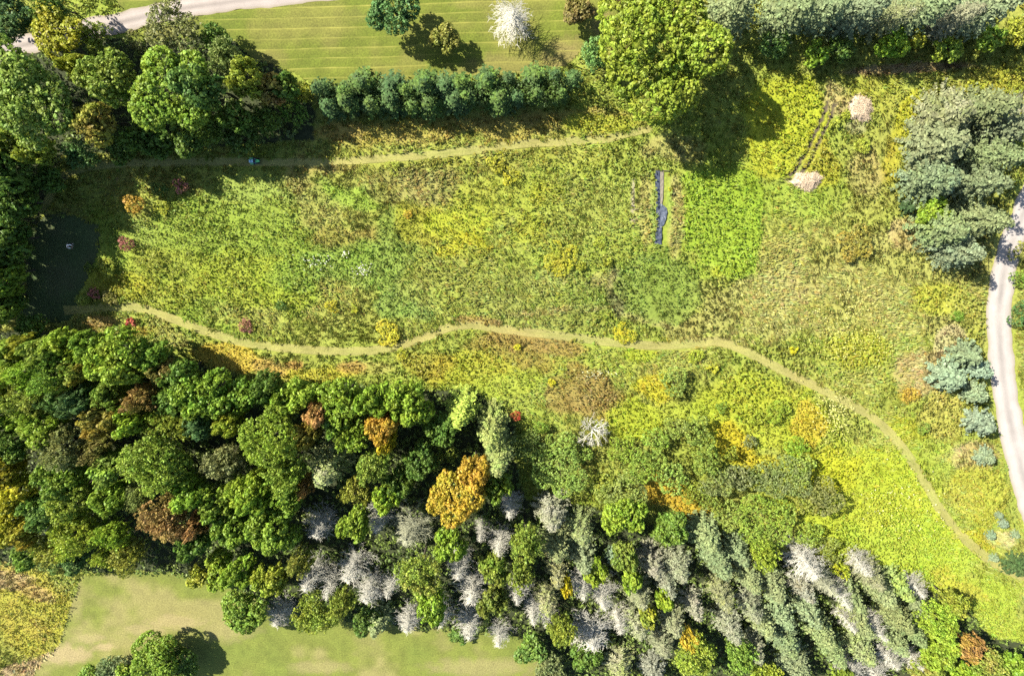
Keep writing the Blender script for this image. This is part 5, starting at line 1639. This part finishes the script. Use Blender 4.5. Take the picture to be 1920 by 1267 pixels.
for r in [
    ('D', 606, 985, 62, 'white dead conifer right of the big clustered crown', None, None, 0, 11),
    ('D', 712, 972, 54, 'white dead conifer below the bright lime crown', None, None, 0, 11),
    ('L', 768, 992, 84, 'grey lichen-covered half-dead tree left of the big golden tree', None, None, 0, 11),
    ('D', 955, 945, 46, 'bluish white dead conifer in shade right of the big golden tree', None, None, 0, 11),
    ('D', 942, 1012, 48, 'white dead conifer below the one in shade by the golden tree', None, None, 0, 11),
    ('D', 902, 990, 34, 'small white dead conifer touching the big golden tree', None, None, 0, 9),
    ('D', 582, 1082, 62, 'leftmost white dead conifer of the central fan', None, None, 0, 11),
    ('D', 622, 1090, 42, 'narrow white dead conifer second from left in the fan', None, None, 0, 11),
    ('D', 660, 1062, 64, 'pinkish grey dead conifer in the middle of the fan', None, None, 0, 12),
    ('D', 692, 1102, 62, 'grey dead conifer at the right of the fan', None, None, 0, 11),
    ('D', 736, 1098, 36, 'small white dead conifer right of the fan', None, None, 0, 10),
    ('D', 528, 1148, 56, 'white dead conifer right of the dense dark tree on the lawn edge', None, None, 0, 9),
    ('D', 768, 1162, 52, 'white snag standing on the lower lawn edge', None, None, 0, 8.5),
    ('D', 828, 1150, 54, 'drooping grey-white dead conifer left of the tallest white stack', None, None, 0, 9),
    ('D', 858, 1060, 56, 'topmost white conifer of the tall white stack', None, None, 0, 12),
    ('D', 886, 1105, 68, 'broad white conifer in the middle of the tall white stack', None, None, 0, 12),
    ('D', 880, 1165, 54, 'lowest white conifer of the tall white stack', None, None, 0, 11),
    ('D', 936, 1185, 46, 'lone white snag pointing down onto the lower lawn', None, None, 0, 9),
    ('D', 972, 1105, 46, 'white dead conifer left of the lichen-grey conifer', None, None, 0, 11),
    ('D', 1000, 1142, 46, 'white dead conifer in the middle of three by the yellowish olive tree', None, None, 0, 11),
    ('D', 1022, 1152, 34, 'narrow white dead conifer beside the yellowish olive tree', None, None, 0, 10),
    ('D', 1092, 1095, 48, 'white dead conifer right of the small yellow tree', None, None, 0, 11),
    ('D', 1126, 1112, 54, 'beige dead conifer under the bright green broadleaf', None, None, 0, 11),
    ('D', 1112, 1190, 84, 'wide grey-white dead conifer near the bottom', None, None, 0, 10),
    ('D', 1160, 1160, 40, 'thin grey dead conifer between wide grey one and lichen conifer', None, None, 0, 10),
    ('D', 1512, 1052, 72, 'big pale beige dead conifer at the top of the plantation', None, None, 0, 13),
    ('L', 1542, 1085, 56, 'blue-grey dying conifer just below the big pale beige one', None, None, 0, 12),
    ('D', 1572, 1110, 42, 'shadowed grey dead conifer right of the blue-grey dying one', None, None, 0, 12),
    ('D', 1586, 1160, 36, 'thin white broken conifer above the dark hole', None, None, 0, 10),
    ('D', 1640, 1172, 40, 'narrow white snag in the right plantation', None, None, 0, 11),
    ('D', 1612, 1055, 44, 'white bare conifer top at the border of the yellow-green field', None, None, 0, 10),
    ('D', 1716, 1098, 44, 'small white dead top at the right field border', None, None, 0, 8),
    ('D', 1664, 1228, 52, 'left one of the twin snags at the bottom right', None, None, 0, 9),
    ('D', 1710, 1232, 44, 'right one of the twin snags at the bottom right', None, None, 0, 9),
    ('D', 1594, 1255, 60, 'bright white snag at the bottom edge, left of its neighbour', None, None, 0, 9),
    ('D', 1642, 1262, 50, 'bright white snag at the bottom edge, right of its neighbour', None, None, 0, 8),
]:
    a = list(r[:9])
    a[5] = 'li'
    tree(*a, group=G5)


def bare(px, py, zc, R, H, seed, m, label, thick, name='dead_tree', cat='dead tree', first=8, levels=4, up=0.5, trunk=True):
    p = at(px, py, zc)
    root = bpy.data.objects.new(name, None)
    COL.objects.link(root)
    root.location = (p.x, p.y, -0.05)
    root['label'] = label
    root['category'] = cat
    ob('branches', bare_tree_mesh('branches', seed, R, H, m, levels, first, thick, up), root)
    if trunk:
        t = ob('trunk', POLE_DEAD, root)
        t.scale = (H * .9, H * .9, H * .6)
    return root


bare(1112, 812, 3.2, 3.3, 4.6, 41, M_DEAD, 'spidery white leafless tree spreading over brown and green weeds', 0.13, first=11)
bare(85, 838, 9.0, 3.0, 11.0, 42, M_GREYWOOD, 'grey bare-branched dead tree between dark crowns near the left edge', 0.10, first=9)
bare(70, 1012, 4.5, 2.4, 6.0, 43, M_DEAD, 'white forked snag with few limbs above the weedy patch', 0.13, first=4, levels=3)
# ---------------------------------------------------------------- straw heaps
M_STRAW = noise_mat('straw', (0.25, 0.190, 0.128), (0.38, 0.305, 0.215), 5, bump=0.8)
M_STRAWBIT = noise_mat('straw_stalk', (0.30, 0.235, 0.16), (0.42, 0.345, 0.25), 4, bump=0)


def straw_heap(px, py, rx, ry, hgt, rot, label, seed):
    rng = np.random.default_rng(seed)
    p = at(px, py)
    root = bpy.data.objects.new('straw_heap', None)
    COL.objects.link(root)
    root.location = p
    root.rotation_euler = (0, 0, rot)
    root['label'], root['category'], root['group'] = label, 'straw heap', 'straw heaps in the meadow'
    nr, na = 14, 40
    V = [(0, 0, hgt)]
    an = np.arange(na) * 2 * math.pi / na
    edge = 0.62 + 0.72 * vn(np.cos(an) * 2.1 + 9, np.sin(an) * 2.1 + 9, seed)
    for r in range(1, nr + 1):
        t = r / nr
        for a, e in zip(an, edge):
            x, y = rx * e * t * math.cos(a), ry * e * t * math.sin(a)
            n = float(fbm(np.array([x * 1.6]), np.array([y * 1.6]), seed)[0]) - .4
            V.append((x, y, max(0, hgt * (1 - t ** 2.2) + n * 0.5 * (1 - t ** 4))))
    f, s = [], []
    for k in range(na):
        f += [0, 1 + k, 1 + (k + 1) % na]
        s.append(3)
    for r in range(nr - 1):
        for k in range(na):
            a, b = 1 + r * na + k, 1 + r * na + (k + 1) % na
            f += [a, a + na, b + na, b]
            s.append(4)
    ob('mound', mesh_from('mound', V, f, s, [M_STRAW], smooth=True), root)
    q = np.array(V)[rng.integers(0, len(V), 900)] + rng.normal(size=(900, 3)) * np.array([0.12, 0.12, 0.03]) + np.array([0, 0, .05])
    a = rng.uniform(0, 6.28, 900)
    l = rng.uniform(.12, .35, 900)[:, None]
    d = np.stack([np.cos(a), np.sin(a), rng.uniform(-.3, .5, 900)], 1) * l
    v, ff, ss = tubes(q - d, q + d, np.full(900, .022), np.full(900, .016), 3)
    o = ob('stalks', mesh_from('stalks', v, ff, ss, [M_STRAWBIT]), root)
    o['kind'] = 'stuff'


straw_heap(1613, 205, 1.75, 1.45, 0.55, -0.8, 'upper pale straw heap beside the wheel tracks', 3)
straw_heap(1514, 337, 2.15, 1.35, 0.6, -0.1, 'lower pale straw heap in yellow-green weeds at the end of the wheel tracks', 4)

# ---------------------------------------------------------------- plastic mulch strip
M_PLAS = noise_mat('black_plastic', (0.018, 0.023, 0.036), (0.034, 0.042, 0.062), 5, rough=0.45, bump=0.5)
M_PLAS.node_tree.nodes['Principled BSDF'].inputs['Specular IOR Level'].default_value = 0.55
M_FLAP = noise_mat('crinkled_plastic', (0.028, 0.036, 0.052), (0.075, 0.088, 0.115), 6, rough=0.35, bump=0.8)
M_FABRIC = noise_mat('faded_sheet', (0.085, 0.075, 0.055), (0.15, 0.135, 0.11), 4, rough=0.9, bump=0.5)


def cloth(name, rows, m, parent, z, amp, seed, across=10):
    """rows: (left px, right px, py) from top to bottom"""
    L = np.array([[*at(a, y)[:2]] for a, b, y in rows])
    R = np.array([[*at(b, y)[:2]] for a, b, y in rows])
    n = 60
    t = np.linspace(0, len(rows) - 1, n)
    k = np.minimum(t.astype(int), len(rows) - 2)
    u = (t - k)[:, None]
    l, r = L[k] * (1 - u) + L[k + 1] * u, R[k] * (1 - u) + R[k + 1] * u
    s = np.linspace(0, 1, across + 1)[None, :, None]
    P = l[:, None] * (1 - s) + r[:, None] * s
    x, y = P[..., 0].ravel(), P[..., 1].ravel()
    zz = z + amp * (fbm(x * 2.2, y * 2.2, seed, 3) - 0.3) + 0.6 * amp * np.abs(vn(x * 3.1 + y, y * 1.1, seed + 4) - .5)
    idx = np.arange(len(x)).reshape(n, across + 1)
    f = np.stack([idx[:-1, :-1], idx[1:, :-1], idx[1:, 1:], idx[:-1, 1:]], -1).reshape(-1)
    return ob(name, mesh_from(name, np.stack([x, y, zz], 1), f, np.full(len(f) // 4, 4), [m], smooth=True), parent)


pl = bpy.data.objects.new('mulch_strip', None)
COL.objects.link(pl)
pl['label'] = 'long narrow strip of dark blue-grey plastic mulch laid on the meadow'
pl['category'] = 'plastic sheet'
cloth('sheet', [(1227, 1237, 320), (1228, 1237, 340), (1229, 1237.5, 372), (1230, 1238, 395), (1230, 1238, 415), (1232, 1238, 424)], M_PLAS, pl, 0.06, 0.14, 5)
cloth('loose_flap', [(1237.5, 1240, 382), (1237.5, 1250, 390), (1238, 1251, 398), (1238, 1249, 408), (1237, 1246, 418), (1236, 1243, 424)], M_FLAP, pl, 0.05, 0.22, 6)
cloth('tail', [(1231, 1240, 424), (1229, 1241, 436), (1228, 1240, 448), (1227, 1240, 458)], M_PLAS, pl, 0.06, 0.30, 7)
cloth('faded_strip', [(1237.5, 1244, 322), (1237.5, 1244, 345), (1237.5, 1243, 370), (1237.5, 1241, 384)], M_FABRIC, pl, 0.05, 0.12, 8)
a, b = at(1226, 319), at(1255, 321)
v, f, s = tubes([(a.x, a.y, .1)], [(b.x, b.y, .1)], [.07], [.07], 6)
ob('batten', mesh_from('batten', v, f, s, [M_BARK]), pl)


# ---------------------------------------------------------------- riding mower
def plain(name, col, rough=0.5, metal=0.0):
    m = noise_mat(name, tuple(c * .88 for c in col), tuple(min(1, c * 1.1) for c in col), 8, rough=rough, bump=0.05, metal=metal)
    m.node_tree.nodes['Principled BSDF'].inputs['Specular IOR Level'].default_value = 0.5
    return m


M_GREEN = plain('green_paint', (0.03, 0.22, 0.08), 0.35)
M_TYRE = plain('tyre_rubber', (0.02, 0.02, 0.02), 0.85)
M_RIM = plain('pale_rim', (0.55, 0.55, 0.45), 0.5)
M_SEAT = plain('pale_blue_vinyl', (0.30, 0.48, 0.58), 0.5)
M_NAVY = plain('navy_plate', (0.02, 0.05, 0.11), 0.6)
M_BLACK = plain('black_plastic_parts', (0.015, 0.015, 0.018), 0.5)


def bev_box(x0, x1, y0, y1, z0, z1, b=0.04, taper=0.0, tz=0.0):
    bm = bmesh.new()
    bmesh.ops.create_cube(bm, size=1)
    for v in bm.verts:
        fx = (v.co.x + .5)
        top = v.co.z > 0
        v.co = Vector((x0 + (x1 - x0) * fx, (y0 + y1) / 2 + v.co.y * (y1 - y0) * (1 - taper * fx), (z1 - tz * fx) if top else z0))
    bmesh.ops.bevel(bm, geom=list(bm.edges), offset=b, segments=2, affect='EDGES', profile=.6)
    return bm


def bm_ob(name, bm, m, parent):
    me = bpy.data.meshes.new(name)
    bm.to_mesh(me)
    bm.free()
    me.materials.append(m)
    return ob(name, me, parent)


def wheel(parent, x, y, r, w):
    n = 18
    prof = [(r * .55, -w / 2), (r * .9, -w / 2), (r, -w * .3), (r, w * .3), (r * .9, w / 2), (r * .55, w / 2)]
    V, f, s = [], [], []
    for k in range(n):
        a = 2 * math.pi * k / n
        for pr, py_ in prof:
            V.append((pr * math.cos(a), py_, pr * math.sin(a)))
    for k in range(n):
        for j in range(len(prof) - 1):
            q = k * 6 + j
            g = ((k + 1) % n) * 6 + j
            f += [q, g, g + 1, q + 1]
            s.append(4)
    t = ob('wheel', mesh_from('wheel', V, f, s, [M_TYRE], smooth=True), parent, (x, y, r))
    p0, p1 = [(0, -w * .42, 0)], [(0, w * .42, 0)]
    bm = bmesh.new()
    bmesh.ops.create_cone(bm, cap_ends=True, segments=16, radius1=r * .56, radius2=r * .56, depth=w * .86, matrix=Matrix.Rotation(math.pi / 2, 4, 'X'))
    bm_ob('rim', bm, M_RIM, t)


mw = bpy.data.objects.new('riding_mower', None)
COL.objects.link(mw)
mp = at(480, 302)
mw.location = (mp.x, mp.y, 0.0)
mw.rotation_euler = (0, 0, 0.03)
mw.scale = (.86, .86, .86)
mw['label'] = 'small green riding mower with a pale blue seat in the tree shade'
mw['category'] = 'mower'
bm_ob('hood', bev_box(0.12, 0.86, -.27, .27, .42, .84, .08, .22, .10), M_GREEN, mw)
bm_ob('grille', bev_box(0.865, 0.90, -.17, .17, .46, .70, .012), M_BLACK, mw)
bm_ob('chassis', bev_box(-.82, .80, -.20, .20, .26, .41, .02), M_BLACK, mw)
bm_ob('footplate', bev_box(-.24, .10, -.42, .42, .36, .405, .012), M_NAVY, mw)
bm_ob('cutting_deck', bev_box(-.32, .34, -.50, .50, .10, .25, .05), M_BLACK, mw)
for sy in (-1, 1):
    bm_ob('fender', bev_box(-.80, -.26, sy * .42 - .15, sy * .42 + .15, .52, .58, .02), M_GREEN, mw)
bm_ob('seat', bev_box(-.66, -.24, -.25, .25, .60, .72, .05), M_SEAT, mw)
bm_ob('backrest', bev_box(-.78, -.655, -.25, .25, .66, 1.08, .05), M_SEAT, mw)
bm = bmesh.new()
seg, ring = 20, 8
vs = []
for k in range(seg):
    a = 2 * math.pi * k / seg
    for j in range(ring):
        b_ = 2 * math.pi * j / ring
        rr = .17 + .018 * math.cos(b_)
        vs.append(bm.verts.new((.02 + rr * math.cos(a) * .8, rr * math.sin(a), .95 + .018 * math.sin(b_) - rr * math.cos(a) * .5)))
for k in range(seg):
    for j in range(ring):
        bm.faces.new((vs[k * ring + j], vs[((k + 1) % seg) * ring + j], vs[((k + 1) % seg) * ring + (j + 1) % ring], vs[k * ring + (j + 1) % ring]))
bm_ob('steering_wheel', bm, M_BLACK, mw)
v, f, s = tubes([(.16, 0, .80)], [(.02, 0, .95)], [.025], [.025], 8)
ob('steering_column', mesh_from('steering_column', v, f, s, [M_BLACK]), mw)
for sy in (-1, 1):
    wheel(mw, -.52, sy * .44, .27, .24)
    wheel(mw, .60, sy * .40, .20, .16)

# ---------------------------------------------------------------- person bending forward in the clearing
M_SKIN = plain('skin', (0.52, 0.33, 0.25), 0.55)
M_HAIR = plain('dark_hair', (0.025, 0.02, 0.022), 0.6)
M_SHIRT = plain('white_cotton', (0.74, 0.76, 0.78), 0.9)
M_TROUS = plain('dark_trousers', (0.035, 0.02, 0.035), 0.9)
M_SHOE = plain('pale_shoes', (0.50, 0.48, 0.46), 0.7)


def skinned(name, verts, edges, radii, m, parent, root=0, sub=2):
    me = bpy.data.meshes.new(name)
    me.from_pydata(verts, edges, [])
    o = ob(name, me, parent)
    md = o.modifiers.new('skin', 'SKIN')
    md.use_smooth_shade = True
    for k, r in enumerate(radii):
        sv = me.skin_vertices[0].data[k]
        sv.radius = r if isinstance(r, tuple) else (r, r)
    me.skin_vertices[0].data[root].use_root = True
    sb = o.modifiers.new('subdivision', 'SUBSURF')
    sb.levels = sb.render_levels = sub
    me.materials.append(m)
    return o


pe = bpy.data.objects.new('person', None)
COL.objects.link(pe)
pp = at(136, 458.5)
pe.location = (pp.x, pp.y, 0.0)
pe.rotation_euler = (0, 0, math.radians(-24))
pe['label'] = 'person in a white long-sleeved top leaning forward in the shaded clearing'
pe['category'] = 'person'
# body surface: pelvis, spine leaning forward (+x), neck, head, legs, arms (skin shows at head and hands)
BV = [(-.12, 0, .93), (-.06, 0, 1.08), (.06, 0, 1.25), (.16, 0, 1.38), (.25, 0, 1.45), (.33, 0, 1.50), (.39, 0, 1.55), (.37, 0, 1.64),
      (-.10, .10, .88), (-.02, .12, .50), (-.08, .13, .10), (.10, .15, .045), (-.10, -.10, .88), (-.02, -.12, .50), (-.08, -.13, .10), (.10, -.15, .045),
      (.14, .19, 1.36), (.30, .27, 1.14), (.52, .17, 1.10), (.60, .14, 1.10), (.14, -.19, 1.36), (.30, -.27, 1.14), (.52, -.17, 1.10), (.60, -.14, 1.10)]
BE = [(0, 1), (1, 2), (2, 3), (3, 4), (4, 5), (5, 6), (6, 7), (0, 8), (8, 9), (9, 10), (10, 11), (0, 12), (12, 13), (13, 14), (14, 15),
      (3, 16), (16, 17), (17, 18), (18, 19), (3, 20), (20, 21), (21, 22), (22, 23)]
BR = [.14, .125, .135, .12, .055, .075, .10, .085, .085, .062, .045, .04, .085, .062, .045, .04, .058, .045, .032, .036, .058, .045, .032, .036]
skinned('body', BV, BE, BR, M_SKIN, pe)
skinned('shirt', [(-.10, 0, .98), (-.06, 0, 1.08), (.06, 0, 1.25), (.15, 0, 1.37), (.21, 0, 1.425), (.14, .19, 1.36), (.30, .275, 1.14), (.50, .18, 1.10),
                  (.14, -.19, 1.36), (.30, -.275, 1.14), (.50, -.18, 1.10)],
        [(0, 1), (1, 2), (2, 3), (3, 4), (3, 5), (5, 6), (6, 7), (3, 8), (8, 9), (9, 10)],
        [.165, .155, .165, .15, .085, .085, .072, .060, .085, .072, .060], M_SHIRT, pe)
skinned('trousers', [(-.12, 0, .96), (-.10, .10, .86), (-.02, .12, .50), (-.08, .13, .11), (-.10, -.10, .86), (-.02, -.12, .50), (-.08, -.13, .11)],
        [(0, 1), (1, 2), (2, 3), (0, 4), (4, 5), (5, 6)], [.155, .11, .085, .07, .11, .085, .07], M_TROUS, pe)
for sy in (-1, 1):
    skinned('shoe', [(-.11, sy * .13, .05), (.02, sy * .14, .05), (.13, sy * .15, .04)], [(0, 1), (1, 2)], [.055, .055, .042], M_SHOE, pe, sub=1)
# head: face with nose, ears, hair cap
hd = bmesh.new()
bmesh.ops.create_uvsphere(hd, u_segments=20, v_segments=14, radius=.105, matrix=Matrix.Translation((.395, 0, 1.60)) @ Matrix.Diagonal((1.0, .82, 1.18, 1)))
bm_ob('head', hd, M_SKIN, pe)
hr = bmesh.new()
bmesh.ops.create_uvsphere(hr, u_segments=20, v_segments=14, radius=.118, matrix=Matrix.Translation((.375, 0, 1.625)) @ Matrix.Diagonal((1.0, .86, 1.08, 1)))
bmesh.ops.delete(hr, geom=[v for v in hr.verts if v.co.z < 1.60 and v.co.x > .38], context='VERTS')
bm_ob('hair', hr, M_HAIR, pe)
skinned('nose', [(.49, 0, 1.61), (.515, 0, 1.585)], [(0, 1)], [.010, .016], M_SKIN, pe, sub=1)
for sy in (-1, 1):
    skinned('ear', [(.385, sy * .088, 1.615), (.39, sy * .094, 1.585)], [(0, 1)], [.014, .018], M_SKIN, pe, sub=1)
    e = bmesh.new()
    bmesh.ops.create_uvsphere(e, u_segments=8, v_segments=6, radius=.013, matrix=Matrix.Translation((.487, sy * .034, 1.62)))
    bm_ob('eye', e, M_HAIR, pe)
    # hand: palm and five fingers, slightly curled
    hx, hy, hz = .60, sy * .14, 1.10
    fv, fe, frd = [(hx - .02, hy, hz), (hx + .07, hy, hz)], [(0, 1)], [(.032, .018), (.036, .016)]
    skinned('hand', fv, fe, frd, M_SKIN, pe, sub=1)
    for q, (oy, ln) in enumerate(((-.027, .062), (-.009, .075), (.009, .070), (.027, .055))):
        skinned('finger', [(hx + .06, hy + oy, hz), (hx + .06 + ln * .55, hy + oy, hz - .008), (hx + .06 + ln, hy + oy, hz - .03)], [(0, 1), (1, 2)],
                [.009, .0085, .007], M_SKIN, pe, sub=1)
    skinned('thumb', [(hx + .01, hy - sy * .025, hz), (hx + .045, hy - sy * .055, hz - .005), (hx + .08, hy - sy * .06, hz - .02)], [(0, 1), (1, 2)],
            [.012, .010, .008], M_SKIN, pe, sub=1)

print('tris', sum(len(m.loops) - 2 * len(m.polygons) for m in bpy.data.meshes), 'objects', len(bpy.data.objects))
